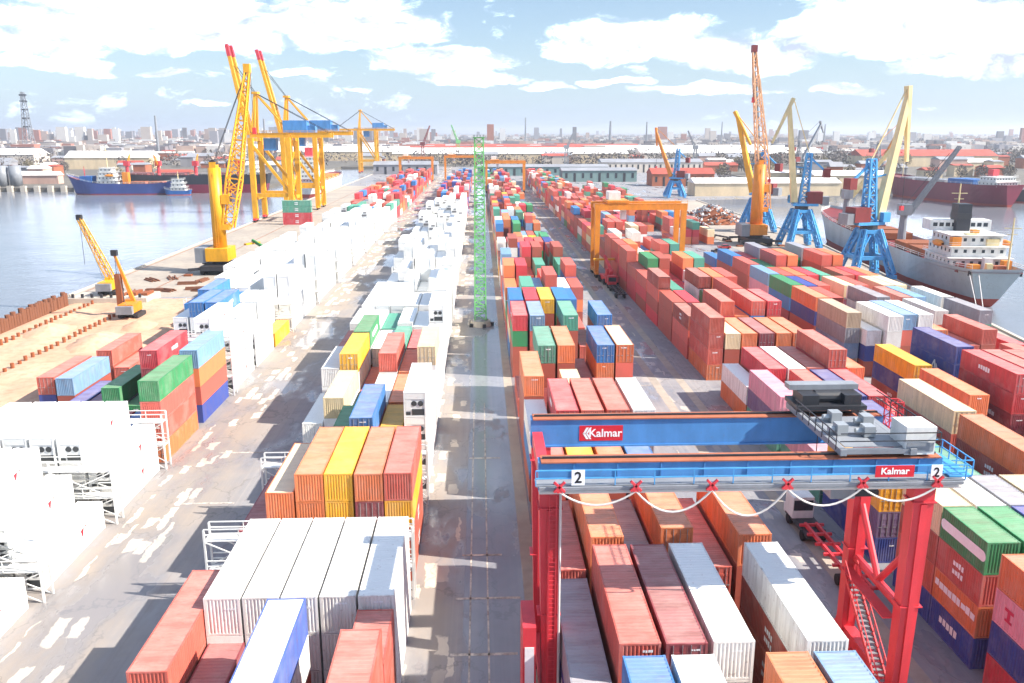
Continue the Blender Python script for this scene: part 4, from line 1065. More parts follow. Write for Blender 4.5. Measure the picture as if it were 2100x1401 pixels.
# ================================================================ MOBILE HARBOUR CRANES
def harbour_crane(x, y, label, tower_h, tip, mat='yellow_paint', rz=0.0, r=1.9, head='red_paint'):
    t = thing('harbour_crane', label, 'harbour crane', (x, y, 0), rz)
    ch = MB().box(-4.2, 4.2, -6.5, 6.5, 1.3, 2.6).build('chassis', 'dark_steel', t)
    for s in (-1, 1):
        for k in range(6): MB().tube((s * 3.4, -5.2 + 2.1 * k, .75), (s * 4.4, -5.2 + 2.1 * k, .75), .75, n=12).build('wheel', 'black_rubber', ch)
        for q in (-1, 1):
            o = MB().beam((s * 3, q * 5.6, 1.9), (s * 7.5, q * 6.5, 1.7), .7).build('outrigger', 'dark_steel', ch); MB().box(s * 7.5 - 1, s * 7.5 + 1, q * 6.5 - 1, q * 6.5 + 1, 0.02, .5).build('pad', 'rust_steel', o)
    MB().tube((0, 0, 2.6), (0, 0, 3.6), 2.6, n=20).build('slew_ring', 'dark_steel', t)
    MB().box(-3.2, 3.0, -4.0, 4.4, 3.6, 7.2).build('machinery_deck', mat, t)
    cw = MB()
    for k in range(4): cw.box(-6.2, -3.2, -3.8 + k * 1.95, -2.0 + k * 1.95, 3.2, 7.4)
    cw.build('counterweight', 'grey_paint', t)
    tw = smooth(MB().tube((0, 0, 7.2), (0, 0, tower_h), r, r * .92, n=20).build('tower', mat, t))
    MB().box(-.9, .9, -1.4, 1.4, tower_h, tower_h + 1.6).build('tower_head', mat, tw)
    MB().tube((0, -1.2, tower_h + 1.2), (0, 1.2, tower_h + 1.2), 1.0, n=12).build('sheave', 'dark_steel', tw)
    cb = MB().box(r * .8, r * .8 + 2.4, -1.3, 1.3, tower_h * .66, tower_h * .66 + 2.6).build('cabin', mat, tw)
    MB().box(r * .8 + 2.4, r * .8 + 2.46, -1.1, 1.1, tower_h * .66 + .6, tower_h * .66 + 2.2).build('window', 'glass', cb)
    ld = MB()
    for s in (-.3, .3): ld.beam((s, -r - .25, 7.3), (s, -r - .25, tower_h), .1)
    for k in range(int((tower_h - 7) / .8)): ld.beam((-.3, -r - .25, 7.6 + k * .8), (.3, -r - .25, 7.6 + k * .8), .08)
    ld.build('ladder', mat, tw)
    foot = Vector((r + .9, 0, tower_h * .44))
    tip = Vector(tip)
    MB().box(.8, r + 1.3, -1.5, 1.5, tower_h * .44 - .8, tower_h * .44 + .8).build('boom_foot', mat, tw)
    bo = MB().lattice(foot, tip, 2.6, 1.2, .42, .24, 16, mid=(.3, 3.7), up=(0, 0, 1) if abs((tip - foot).normalized().z) < .97 else (0, 1, 0)).build('boom', 'pale_orange' if mat == 'orange_paint' else mat, t)
    MB().box(tip.x - .9, tip.x + .9, tip.y - .9, tip.y + .9, tip.z - .3, tip.z + 2.0).build('boom_head', head, bo)
    MB().tube((tip.x + .8, tip.y, tip.z + .6), (tip.x + .8, tip.y, tip.z + .601 - 16), .07, n=4).build('hoist_rope', 'dark_steel', bo)
    MB().box(tip.x + .3, tip.x + 1.3, tip.y - .4, tip.y + .4, tip.z - 17, tip.z - 15.2).build('hook_block', 'red_paint', bo)
    ps = MB()
    for s in (-.5, .5): ps.beam((0, s, tower_h + 1.4), tip + Vector((0, s * .6, .8)), .14)
    ps.build('luffing_rope', 'dark_steel', t)
harbour_crane(-74.2, 244, 'tall yellow mobile harbour crane on the left quay apron', 29.4, (9.6, 6.0, 55.5), 'yellow_paint', head='yellow_paint')
harbour_crane(98.5, 300, 'tall orange harbour crane between the blue portal cranes on the right quay', 28.0, (-3.8, 3, 66), 'orange_paint', r=2.2, head='brown_red')

# ================================================================ PORTAL CRANES
def portal_crane(x, y, label, slew=90.0, boom_ang=66, boomL=38.0, jibL=13.0, span=10.5, ph=13.0, boom='cream_paint', body='crane_blue', house='brown_red', jib_a=-80):
    t = thing('portal_crane', label, 'portal crane', (x, y, 0), group='blue portal cranes on the right quay')
    h = span / 2; B = body
    for sx in (-1, 1):
        for sy in (-1, 1):
            lg = MB().lattice((sx * h, sy * h, 1.2), (sx * 2.0, sy * 2.0, ph), 1.5, 1.2, .5, .32, 5).build('leg', B, t)
            b = MB().box(sx * h - .6, sx * h + .6, sy * h - 1.9, sy * h + 1.9, .3, 1.3).build('bogie', B, t)
    rg = MB()
    for zz, k in ((5.6, .62), (ph - .4, .22)):
        q = h * (1 - (zz / ph)) + 2.0 * (zz / ph) + .2
        for a, b in (((-q, -q), (q, -q)), ((q, -q), (q, q)), ((q, q), (-q, q)), ((-q, q), (-q, -q))): rg.beam((*a, zz), (*b, zz), .8, 1.0)
    q5 = h * (1 - 5.6 / ph) + 2.0 * 5.6 / ph
    for s in (-1, 1):
        rg.beam((-q5, s * q5, 5.6), (0, s * 2.2, ph - .5), .35); rg.beam((q5, s * q5, 5.6), (0, s * 2.2, ph - .5), .35)
        rg.beam((s * q5, -q5, 5.6), (s * 2.2, 0, ph - .5), .35); rg.beam((s * q5, q5, 5.6), (s * 2.2, 0, ph - .5), .35)
    rg.build('portal_frame', B, t)
    MB().tube((0, 0, ph), (0, 0, ph + 1.4), 2.3, n=18).build('slew_ring', 'dark_steel', t)
    # slewing upper works, built facing +x and turned
    up = link('upper_works', MB().box(-5.2, 3.2, -2.4, 2.4, ph + 1.4, ph + 2.2).mesh('upper_works', B), t); up.rotation_euler = (0, 0, R(slew))
    MB().box(-6.4, -1.4, -2.2, 2.2, ph + 2.2, ph + 6.2).build('machinery_house', house, up)
    MB().box(-8.6, -6.4, -2.0, 2.0, ph + 1.6, ph + 4.6).build('counterweight', 'grey_paint', up)
    cb = MB().box(2.2, 4.4, -2.9, -1.0, ph + 2.2, ph + 4.8).build('cabin', B, up); MB().box(4.4, 4.46, -2.8, -1.1, ph + 2.9, ph + 4.5).build('window', 'glass', cb)
    MB().lattice((-.4, 0, ph + 2.2), (-1.2, 0, ph + 19), 2.8, 1.6, .5, .32, 7).build('tower', B, up)
    a = R(boom_ang); f0 = Vector((2.6, 0, ph + 2.6)); f1 = f0 + Vector((math.cos(a), 0, math.sin(a))) * boomL
    bo = MB().beam(f0, f1, 2.2, 2.6, 1.3, 1.5, up=(0, 1, 0)).build('boom', boom, up)
    j = R(jib_a); j1 = f1 + Vector((math.cos(j), 0, math.sin(j))) * jibL; j0 = f1 - Vector((math.cos(j), 0, math.sin(j))) * 3.0
    MB().beam(j0, j1, 1.2, 1.9, .8, .8, up=(0, 1, 0)).build('jib', boom, up)
    MB().beam(j0, (-1.2, 0, ph + 19), .28).build('tie_rod', boom, up)
    MB().beam(f0.lerp(f1, .38), (-1.2, 0, ph + 14), .4).build('luffing_strut', B, up)
    MB().beam((-1.2, 0, ph + 18), (-7.0, 0, ph + 13), .6).build('balance_arm', B, up); MB().box(-8.4, -6.2, -1.5, 1.5, ph + 11, ph + 14).build('balance_weight', house, up)
    rp = MB().tube(j1, j1 - Vector((0, 0, 12)), .08, n=4); rp.build('hoist_rope', 'dark_steel', up)
    MB().box(j1.x - .5, j1.x + .5, -.4, .4, j1.z - 13.2, j1.z - 12).build('hook_block', 'red_paint', up)
portal_crane(107.0, 230, 'blue portal crane with cream boom beside the moored grey ship', slew=14, boom_ang=80, boomL=33, jibL=17, jib_a=-84)
portal_crane(111.0, 291, 'blue portal crane with pale folded boom, just right of the orange harbour crane', slew=168, boom_ang=83, boomL=32, jibL=13, jib_a=-68, boom='cream_paint')
portal_crane(119.0, 520, 'small far portal crane with orange boom near the scrap heaps', slew=150, boom_ang=68, boomL=28, jibL=8, span=10, ph=10, boom='orange_paint', jib_a=-95)
portal_crane(112.0, 340, 'yellow boomed portal crane half hidden behind the orange harbour crane', slew=140, boom_ang=74, boomL=30, jibL=12, boom='yellow_paint', jib_a=-120)
portal_crane(300.0, 640, 'far orange jib crane behind the maroon ship at right edge', slew=15, boom_ang=62, boomL=32, jibL=8, boom='orange_paint', body='grey_paint', jib_a=-70)
portal_crane(262.0, 700, 'pale grey portal crane on the far bank behind the ships', slew=30, boom_ang=55, boomL=36, jibL=8, boom='grey_paint', body='grey_paint', jib_a=-60)

# ================================================================ CRAWLER CRANES AND QUAY WORKS
def crawler(x, y, z, label, tip, mat, rz=0.0, lattice=True, kingpost=False):
    t = thing('crawler_crane', label, 'crawler crane', (x, y, z), rz)
    for s in (-1.7, 1.7):
        tk = MB()
        pts = [(-2.4, .25), (-2.0, 0.02), (2.0, 0.02), (2.4, .25), (2.4, .75), (2.0, 1.0), (-2.0, 1.0), (-2.4, .75)]
        n = len(pts)
        for k, (a, c) in enumerate(pts): tk.v += [(s - .4, a, c), (s + .4, a, c)]
        for k in range(n): a = 2 * k; b = 2 * ((k + 1) % n); tk.f.append((a, a + 1, b + 1, b))
        tk.f.append(tuple(2 * k for k in range(n))); tk.f.append(tuple(2 * k + 1 for k in reversed(range(n))))
        tk.build('track', 'dark_steel', t)
    MB().box(-1.5, 1.5, -1.6, 1.6, .5, 1.3).build('undercarriage', 'dark_steel', t)
    MB().box(-1.6, 1.6, -3.2, 1.8, 1.3, 3.1).build('engine_house', mat, t)
    MB().box(-1.7, 1.7, -4.2, -3.2, 1.2, 2.9).build('counterweight', 'grey_paint', t)
    cb = MB().box(-1.7, -.5, 1.0, 2.6, 1.4, 3.5).build('cabin', mat, t); MB().box(-1.6, -.6, 2.6, 2.64, 2.2, 3.3).build('window', 'glass', cb)
    tip = Vector(tip)
    if lattice: bo = MB().lattice((0.4, 1.6, 1.6), tip, 1.3, .8, .2, .1, 14, mid=(.25, 1.5)).build('boom', mat, t)
    else: bo = MB().beam((0.4, 1.6, 1.6), tip, .8, .8, .45, .45).build('boom', mat, t)
    MB().box(tip.x - .6, tip.x + .6, tip.y - .5, tip.y + .5, tip.z - .2, tip.z + 1.0).build('boom_head', 'dark_steel', bo)
    MB().tube(tip, (tip.x - .2, tip.y + .4, max(2.0, tip.z - 11)), .06, n=4).build('hoist_rope', 'dark_steel', bo)
    MB().beam((0, -2.8, 3.1), tip, .08).build('pendant', 'dark_steel', t)
    if kingpost: MB().box(-3.4, -2.2, 1.0, 2.2, 0, 9.0).build('leader_mast', 'rust_steel', t)
crawler(-88.5, 203, 1.6, 'yellow crawler crane with lattice boom on the concrete pontoon', (-6.5, 2.5, 17.5), 'yellow_paint')
crawler(-75.4, 182, .4, 'small piling rig with orange boom and brown mast on the sand', (-3.0, 1.5, 13.2), 'orange_paint', 0, False, True)
def pontoon():
    t = thing('pontoon', 'grey concrete pontoon platform at the end of the sheet piles', 'pontoon', (-86, 201, 0))
    MB().box(-10, 8, -4, 5, -3.2, 1.5).build('hull', 'concrete', t)
    for k in range(8): MB().box(-9.4 + k * 2.2, -8.9 + k * 2.2, -3.4, -2.9, 1.5, 2.4).build('bollard', 'dark_steel', t)
    for k in range(5): MB().box(1.0 + k * 1.3, 1.9 + k * 1.3, -1 + (k % 2), 3.4, 1.5, 1.9 + .2 * (k % 3)).build('timber_stack', 'rust_steel', t)
pontoon()
def pile_row(name, label, x0, y0, x1, y1, n, r, z0, z1, jitter, mat='rust_pile', cat='piles'):
    t = thing(name, label, cat, (x0, y0, 0)); rr = random.Random(n * 3 + 1)
    base = MB().tube((0, 0, 0), (0, 0, 1), r, n=8).mesh('pile', mat)
    for k in range(n):
        u = k / (n - 1); h = z1 + rr.uniform(-jitter, jitter)
        o = link('pile', base, t, ((x1 - x0) * u + rr.uniform(-.12, .12), (y1 - y0) * u, z0)); o.scale = (1, 1, h - z0)
pile_row('pile_wall', 'rusty sheet pile wall standing along the water by the sand fill', -96.4, 100, -96.0, 196, 96, .56, -4.5, 2.9, .55)
pile_row('pile_heads', 'row of short dark pile heads nearest the water in the sand', -90.5, 100, -90.0, 196, 46, .32, -1, 1.2, .25, 'rust_steel')
pile_row('pile_heads', 'row of short dark pile heads through the middle of the sand fill', -79.6, 96, -79.2, 184, 40, .32, -1, 1.15, .25, 'rust_steel')
for i in range(9):
    rr = random.Random(i)
    x, yy = -89 + i * 2.3, 208 + rr.uniform(0, 26)
    o = MB(); 
    for k in range(5): o.beam((-2.5, k * .5 - 1, .15 + .3 * (k % 2)), (2.5, k * .5 - 1 + rr.uniform(-.3, .3), .15 + .3 * (k % 2)), .35)
    o = o.build('steel_pile_stack', 'rust_pile', None, (x, yy, .02)); o.rotation_euler = (0, 0, rr.uniform(0, 3))
    tag(o, f'loose stack of rusty steel sections, {ORD[i + 1]} from the water, on the quay works', 'steel stack', 'rusty steel stacks at the quay works')

# ================================================================ VEHICLES
def terminal_tractor(x, y, rz, label, cabmat='white_paint', trailer='red_paint', load=None):
    t = thing('terminal_tractor', label, 'truck', (x, y, 0), rz)
    ch = MB().box(-1.1, 1.1, -1.0, 5.0, .7, 1.05).build('chassis', 'dark_steel', t)
    for (yy, nm) in ((4.0, 1), (0.2, 2)):
        for s in (-1, 1): MB().tube((s * .75, yy, .52), (s * 1.2, yy, .52), .52, n=12).build('wheel', 'black_rubber', t)
    c = MB().box(-1.2, .95, 2.8, 4.9, 1.05, 3.3).build('cab', cabmat, t)
    MB().box(-1.1, .85, 4.9, 4.94, 1.9, 3.0).build('windscreen', 'glass', c); MB().box(-1.1, .85, 2.76, 2.797, 1.9, 3.0).build('rear_window', 'glass', c)
    MB().box(-1.1, 1.1, 4.95, 5.5, .8, 1.7).build('engine_cover', cabmat, t)
    tr = MB()
    for s in (-.55, .55): tr.box(s - .12, s + .12, -11.5, 1.0, 1.1, 1.5)
    for k in range(7): tr.box(-1.2, 1.2, -11.4 + k * 2, -11.15 + k * 2, 1.2, 1.45)
    tr = tr.build('trailer', trailer, t)
    for yy in (-9.6, -8.3):
        for s in (-1, 1): MB().tube((s * .75, yy, .5), (s * 1.2, yy, .5), .5, n=12).build('wheel', 'black_rubber', tr)
    return t
terminal_tractor(32.6, 75.2, 0, 'white cabbed terminal tractor with empty red trailer behind the red gantry')
terminal_tractor(33.8, 210, 0, 'red terminal tractor parked below the yellow yard gantry', 'red_paint', 'dark_steel')
terminal_tractor(88.0, 318, R(20), 'white truck with dark trailer parked beyond the right block', 'white_paint', 'dark_steel')
def reach_stacker(x, y, rz, label, mat):
    t = thing('reach_stacker', label, 'reach stacker', (x, y, 0), rz)
    MB().box(-1.6, 1.6, -4.0, 3.2, .9, 2.1).build('chassis', mat, t)
    MB().box(-1.7, 1.7, -4.6, -3.2, .8, 2.4).build('counterweight', mat, t)
    for (yy, r) in ((2.4, .9), (-2.6, .8)):
        for s in (-1, 1): MB().tube((s * 1.3, yy, r), (s * 2.0, yy, r), r, n=14).build('wheel', 'black_rubber', t)
    c = MB().box(-.8, .8, -1.6, .3, 2.1, 3.9).build('cab', mat, t); MB().box(-.7, .7, .3, .34, 2.5, 3.7).build('windscreen', 'glass', c)
    b = MB().beam((0, -3.4, 3.2), (0, 4.6, 6.6), .8, .9, .6, .7).build('boom', mat, t)
    MB().box(-3.0, 3.0, 4.2, 5.2, 5.4, 5.9).build('spreader', 'yellow_paint', b)
reach_stacker(34.0, 222, 0.1, 'red reach stacker under the yellow yard gantry', 'red_paint')
reach_stacker(-66.5, 262, R(60), 'green reach stacker beside the tall yellow harbour crane', 'green_machine')
CAR = {}
def car(x, y, rz, rgb, label):
    key = rgb
    if ('m', key) not in CAR: paint('car_%d_%d_%d' % rgb, rgb, .3, .05); CAR[('m', key)] = 1
    mt = 'car_%d_%d_%d' % rgb
    t = thing('parked_car', label, 'car', (x, y, 0), rz, 'vehicles parked on the right apron')
    MB().box(-.88, .88, -2.2, 2.2, .35, .95).build('body', mt, t)
    cb = MB(); cb.v = [(-.82, -1.7, .95), (.82, -1.7, .95), (.82, 1.2, .95), (-.82, 1.2, .95), (-.66, -1.2, 1.45), (.66, -1.2, 1.45), (.66, .5, 1.45), (-.66, .5, 1.45)]
    cb.f = [(4, 5, 6, 7), (0, 1, 5, 4), (1, 2, 6, 5), (2, 3, 7, 6), (3, 0, 4, 7)]
    cb.build('cabin', 'glass', t); MB().box(-.66, .66, -1.2, .5, 1.452, 1.50).build('roof', mt, t)
    for yy in (-1.35, 1.35):
        for s in (-1, 1): MB().tube((s * .72, yy, .33), (s * .9, yy, .33), .33, n=10).build('wheel', 'black_rubber', t)
for k, (x, yy, c, nm) in enumerate([(80, 262, (235, 235, 235), 'white car nearest the right block stacks'), (82, 270, (30, 40, 90), 'navy car behind the nearest white car on the right apron'), (79, 278, (60, 60, 66), 'dark grey car on the right apron'), (84, 288, (180, 40, 40), 'red car on the right apron before the scrap heaps'), (90, 250, (60, 110, 180), 'blue car by the orange harbour crane')]):
    car(x, yy, R(30 + 20 * k), c, nm)
def van(x, y, rz, label):
    t = thing('parked_van', label, 'van', (x, y, 0), rz)
    MB().box(-1, 1, -2.8, 1.4, .5, 2.5).build('cargo_box', 'white_paint', t); MB().box(-.95, .95, 1.4, 2.8, .5, 1.6).build('bonnet', 'white_paint', t)
    MB().box(-.9, .9, 1.42, 1.9, 1.6, 2.3).build('windscreen', 'glass', t)
    for yy in (-1.8, 1.9):
        for s in (-1, 1): MB().tube((s * .8, yy, .4), (s * 1.02, yy, .4), .4, n=10).build('wheel', 'black_rubber', t)
van(-66, 292, R(40), 'white van parked on the left apron near the harbour crane')
# sand heaps and a dozer track on the fill
for k, (x, yy, r_, h_, lb) in enumerate([(-86, 168, 5, 1.8, 'small sand heap beside the row of pile heads nearest the water'), (-72, 158, 6, 2.2, 'sand heap between the piling rig and the brick red stack'), (-70, 172, 4, 1.5, 'low sand heap just in front of the piling rig')]):
    mb = MB(); rr = random.Random(k + 40); n = 16
    for j in range(7):
        q = 1 - j / 6
        for i in range(n): a = 2 * math.pi * i / n; mb.v.append((r_ * q * math.cos(a) * rr.uniform(.85, 1.12), r_ * 1.3 * q * math.sin(a) * rr.uniform(.85, 1.12), .2 + h_ * (1 - q ** 1.3)))
    for j in range(6):
        for i in range(n): mb.f.append((j * n + i, j * n + (i + 1) % n, (j + 1) * n + (i + 1) % n, (j + 1) * n + i))
    tag(smooth(mb.build('sand_heap', 'sand', None, (x, yy, 0))), lb, 'sand heap')

# ================================================================ SHIPS
def hull(t, L, B, zd, zsplit, m_top, m_low, sheer=1.5, rake=5.0, counter=4.0, deckmat='brown_red'):
    N = 26
    def row(tz):
        """outline at relative height tz (0 keel line at -1.5 .. 1 deck)"""
        out = []
        for k in range(N + 1):
            s = k / N
            bd = (0.74 + 0.26 * min(1, s / .14) ** .6) * (1 if s < .80 else math.sqrt(max(0, 1 - ((s - .80) / .20) ** 2)) * .98 + .02)
            bw = (min(1, max(0, s - .015) / .22) ** .7 * .97 + .03) * (1 if s < .72 else max(0.01, 1 - ((s - .72) / .28) ** 1.7))
            b = bw + (bd - bw) * tz ** .8
            y = s * L + (1 - s) ** 6 * counter * (1 - tz) - (s ** 8) * rake * (1 - tz)
            zz = -1.5 + (zd + 1.5 + sheer * (max(0, s - .6) / .4) ** 2 * 2 * (tz > .5) + sheer * .5 * (max(0, .25 - s) / .25) ** 2 * (tz > .5)) * tz
            out.append((b * B / 2, y, zz))
        return out
    tz_s = (zsplit + 1.5) / (zd + 1.5)
    def skin(levels, nm, mat, par):
        mb = MB(); rows_ = [row(v) for v in levels]
        for r_ in rows_:
            for (b, y, z) in r_: mb.v += [(-b, y, z), (b, y, z)]
        W = 2 * (N + 1)
        for i in range(len(levels) - 1):
            for k in range(N):
                a = i * W + 2 * k
                mb.f.append((a + 2, a, a + W, a + W + 2)); mb.f.append((a + 1, a + 3, a + W + 3, a + W + 1))
            a = i * W; mb.f.append((a, a + 1, a + W + 1, a + W))
            a = i * W + 2 * N; mb.f.append((a + 1, a, a + W, a + W + 1))
        return mb.build(nm, mat, par)
    h = skin([tz_s, tz_s + (1 - tz_s) * .33, tz_s + (1 - tz_s) * .66, 1.0], 'hull', m_top, t)
    skin([0, tz_s * .5, tz_s], 'boot_topping', m_low, t)
    top = row(1.0); mb = MB()
    for (b, y, z) in top: mb.v += [(-b * .99, y, z - .9), (b * .99, y, z - .9)]
    for k in range(N): mb.f.append((2 * k, 2 * k + 1, 2 * k + 3, 2 * k + 2))
    mb.build('deck', deckmat, t)
    rl = MB()
    for s in (-1, 1):
        for zz in (.5, 1.0):
            for a, b in zip(top[:-1], top[1:]): rl.beam((s * a[0] * .985, a[1], a[2] + zz), (s * b[0] * .985, b[1], b[2] + zz), .08)
        for a in top[::1]: rl.beam((s * a[0] * .985, a[1], a[2]), (s * a[0] * .985, a[1], a[2] + 1.0), .08)
    rl.build('railing', 'white_paint', t)
    return top
def superstructure(t, y0, y1, B, z0, tiers, mat='white_paint', step=1.4):
    z = z0
    for k in range(tiers):
        w_ = B / 2 - .6 - k * .5; a, b = y0 + k * step, y1 - k * .5
        d = MB().box(-w_, w_, a, b, z, z + 2.6).build('deckhouse', mat, t)
        n = max(3, int(w_ * 2 / 1.9)); wn = MB()
        for i in range(n):
            x = -w_ + (i + .5) * 2 * w_ / n; MB().box(x - .38, x + .38, a - .03, a - .004, z + 1.1, z + 1.9).build('window', 'glass', d)
        m = max(2, int((b - a) / 2.4))
        for i in range(m):
            yy = a + (i + .5) * (b - a) / m; MB().box(-w_ - .03, -w_ - .004, yy - .38, yy + .38, z + 1.1, z + 1.9).build('window', 'glass', d)
        MB().box(-w_ - .8, w_ + .8, a - .9, b + .3, z + 2.6, z + 2.72).build('deck_edge', 'white_paint', d)
        rl = MB()
        for zz in (.5, 1.0): rl.beam((-w_ - .75, a - .85, z + 2.72 + zz), (w_ + .75, a - .85, z + 2.72 + zz), .08); rl.beam((-w_ - .75, a - .85, z + 2.72 + zz), (-w_ - .75, b, z + 2.72 + zz), .08)
        rl.build('railing', 'white_paint', d)
        z += 2.72
    return z
def mast(t, y, z0, z1, mat='cream_paint', x=0.0):
    m = MB().tube((x, y, z0), (x, y, z1), .3, .16, n=8); m.beam((x - 2, y, z1 - 2.5), (x + 2, y, z1 - 2.5), .18); m.beam((x - 1.2, y, z1 - 4), (x + 1.2, y, z1 - 4), .15)
    m.build('mast', mat, t)
def deck_crane(t, y, z, ang, L, mat='grey_paint', dirx=1.0, twin=True, ped='grey_paint', h=8.0):
    p = MB().tube((0, y, z), (0, y, z + h), 1.3, 1.1, n=12); p.box(-1.7, 1.7, y - 1.8, y + 1.8, z + h, z + h + 3.4)
    p.build('crane_pedestal', ped, t)
    a = R(ang); b = MB()
    for s in ((-.9, .9) if twin else (0,)):
        b.lattice((1.5 * dirx, y + s, z + h + .6), (1.5 * dirx + dirx * math.cos(a) * L, y + s * .8, z + h + .6 + math.sin(a) * L), 1.0, .6, .18, .1, 12, up=(0, 1, 0))
    b.build('crane_boom', mat, t)
    MB().beam((0, y, z + h + 3.4), (dirx * math.cos(a) * L * .9, y, z + h + .6 + math.sin(a) * L * .9), .12).build('topping_wire', 'dark_steel', t)
def hatches(t, ys, w_, l_, z, mat):
    for yy in ys:
        h = MB().box(-w_ / 2, w_ / 2, yy, yy + l_, z, z + 1.6).build('hatch_coaming', mat, t)
        mb = MB()
        for k in range(5): mb.box(-w_ / 2 - .1, w_ / 2 + .1, yy + .1 + k * l_ / 5, yy + (k + 1) * l_ / 5 - .1, z + 1.61, z + 2.0)
        mb.build('hatch_cover', mat, h)
def lifeboat(t, x, y, z):
    mb = MB(); n = 8
    for k in range(9):
        u = k / 8; r = math.sin(math.pi * min(max(u, .04), .96)) ** .5
        for j in range(n): a = 2 * math.pi * j / n; mb.v.append((x + 1.1 * r * math.cos(a), y + 6 * u, z + .9 * r * math.sin(a)))
    for k in range(8):
        for j in range(n): mb.f.append((k * n + j, k * n + (j + 1) % n, (k + 1) * n + (j + 1) % n, (k + 1) * n + j))
    smooth(mb.build('lifeboat', 'orange_paint', t))

# the grey cargo ship moored stern-on at the right quay
t = thing('cargo_ship', 'grey hulled cargo ship with white aft house moored at the right quay', 'ship', (124.3, 197, WZ), -R(7.5))
hull(t, 150, 16.4, 9.0, 2.2, 'grey_hull', 'boot_red', 2.0, 8, 5)
zt = superstructure(t, 10, 27, 15.4, 8.6, 3)
for (x, y0, w_, l_, h_, m_) in [(-5.5, 11.5, 2.2, 2, 2.2, 'orange_paint'), (3.5, 12, 3, 2, 1.8, 'cream_paint'), (-1.5, 13, 2.5, 2, 3.0, 'cream_paint'), (5.4, 14, 1.6, 1.8, 2.2, 'rust_top'), (0.8, 16, 1.6, 2, 3.6, 'orange_paint')]: MB().box(x - w_ / 2, x + w_ / 2, y0, y0 + l_, zt - 2.7, zt - 2.7 + h_).build('deck_locker', m_, t)
fn = MB().box(-1.8, 1.6, 22, 26.5, zt - 2.7, zt + 7.0).build('funnel', 'black_hull', t); MB().box(-1.9, 1.7, 21.9, 26.6, zt + 3.2, zt + 4.6).build('funnel_band', 'dark_steel', fn)
br = MB().box(-7.8, 7.8, 24, 29.5, zt, zt + 2.7).build('bridge', 'white_paint', t)
for k in range(9): MB().box(-7 + k * 1.6, -5.9 + k * 1.6, 23.96, 23.997, zt + 1.0, zt + 2.0).build('window', 'glass', br)
mast(t, 27, zt + 2.7, zt + 12); mast(t, 4.0, 8.5, 22, 'cream_paint', 4.0)
lifeboat(t, -8.3, 13, 14.4); lifeboat(t, 8.3, 13, 14.4)
for (x, y0, w_, l_, h_, m_) in [(-4, 3, 2.4, 2.2, 2.0, 'orange_paint'), (2.5, 4, 3, 2, 1.6, 'rust_top'), (-1, 2, 1.4, 1.4, 2.4, 'cream_paint'), (5, 6.2, 2, 2, 2.6, 'orange_paint'), (-6, 6.2, 1.6, 1.6, 1.8, 'brown_red'), (.5, 6.4, 2, 1.6, 3.2, 'white_paint')]:
    MB().box(x - w_ / 2, x + w_ / 2, y0, y0 + l_, 8.2, 8.6 + h_).build('deck_machinery', m_, t)
for k in range(5): MB().tube((-6 + k * 3, 1.2, 8.2), (-6 + k * 3, 1.2, 9.4), .35, n=8).build('bollard', 'dark_steel', t)
deck_crane(t, 66, 8.8, 58, 24, 'grey_paint', 1.0); deck_crane(t, 128, 9.2, 54, 24, 'cream_paint', 1.0)
hatches(t, (34, 46, 72, 84, 98, 110), 11, 9.5, 8.4, 'rust_steel')
ml = MB(); ml.tube((-6.0, 1.0, 8.6), (-13.0, -22, 3.4), .09, n=5); ml.tube((-4, .6, 8.6), (-12.6, -24, 3.4), .09, n=5); ml.build('mooring_line', 'cable_grey', t)
# maroon ship across the right basin
t = thing('cargo_ship', 'maroon hulled ship with pale deckhouse across the right-hand basin', 'ship', (304, 476, WZ), R(13.5))
hull(t, 104, 17, 12.0, 1.4, 'maroon_hull', 'boot_red', 1.5, 6, 3)
zt = superstructure(t, 6, 20, 16, 11.4, 2); MB().box(-2, 2, 15, 19, zt, zt + 4).build('funnel', 'red_paint', t)
MB().box(-7, 7, 24, 44, 11.4, 14.6).build('covered_hatch', 'hull_blue', t); hatches(t, (48, 62, 76), 12, 11, 11.3, 'grey_paint'); mast(t, 92, 11, 22)
t = thing('cargo_ship', 'black hulled ship at the right edge beyond the maroon one', 'ship', (372, 486, WZ), R(60))
hull(t, 60, 11, 7, 1.0, 'black_hull', 'boot_red'); superstructure(t, 5, 14, 10, 6.6, 2)
# left basin
t = thing('cargo_ship', 'navy hulled coaster with white bridge across the left water', 'ship', (-212, 604, WZ), R(90))
hull(t, 72, 12, 7.5, .8, 'navy_hull', 'maroon_hull', 3.0, 6, 2)
zt = superstructure(t, 36, 50, 11, 7.0, 4); mast(t, 44, zt, zt + 14); MB().box(-2, 2, 30, 34, 7, 15).build('funnel', 'orange_paint', t); mast(t, 60, 9, 19, 'red_paint'); MB().box(-4, 4, 54, 62, 8, 12.5).build('forecastle_house', 'hull_blue', t)
hatches(t, (6, 18), 8, 10, 6.8, 'rust_top'); lifeboat(t, -6, 38, 13)
t = thing('tug_boat', 'small white tug with bright blue hull beside the navy coaster', 'boat', (-198, 596, WZ), R(90))
hull(t, 18, 6, 3.0, .5, 'hull_blue', 'boot_red', .8, 1.5, 1); superstructure(t, 3, 13, 6, 2.6, 3, step=.8); mast(t, 8, 10, 16)
t = thing('bulk_carrier', 'long dark red bulk carrier behind the tug with yellow deck cranes', 'ship', (-150, 622, WZ), R(90))
hull(t, 118, 18, 12.5, 6.0, 'black_hull', 'maroon_hull', 1.0, 4, 3, 'brown_red')
for yy in (22, 52, 78, 100):
    deck_crane(t, yy, 11.6, 52, 9, 'yellow_paint', -1.0 if yy % 4 else 1.0, False, 'red_paint', 7)
hatches(t, (28, 58, 84), 12, 14, 11.8, 'brown_red'); superstructure(t, 5, 14, 16, 11.8, 3)
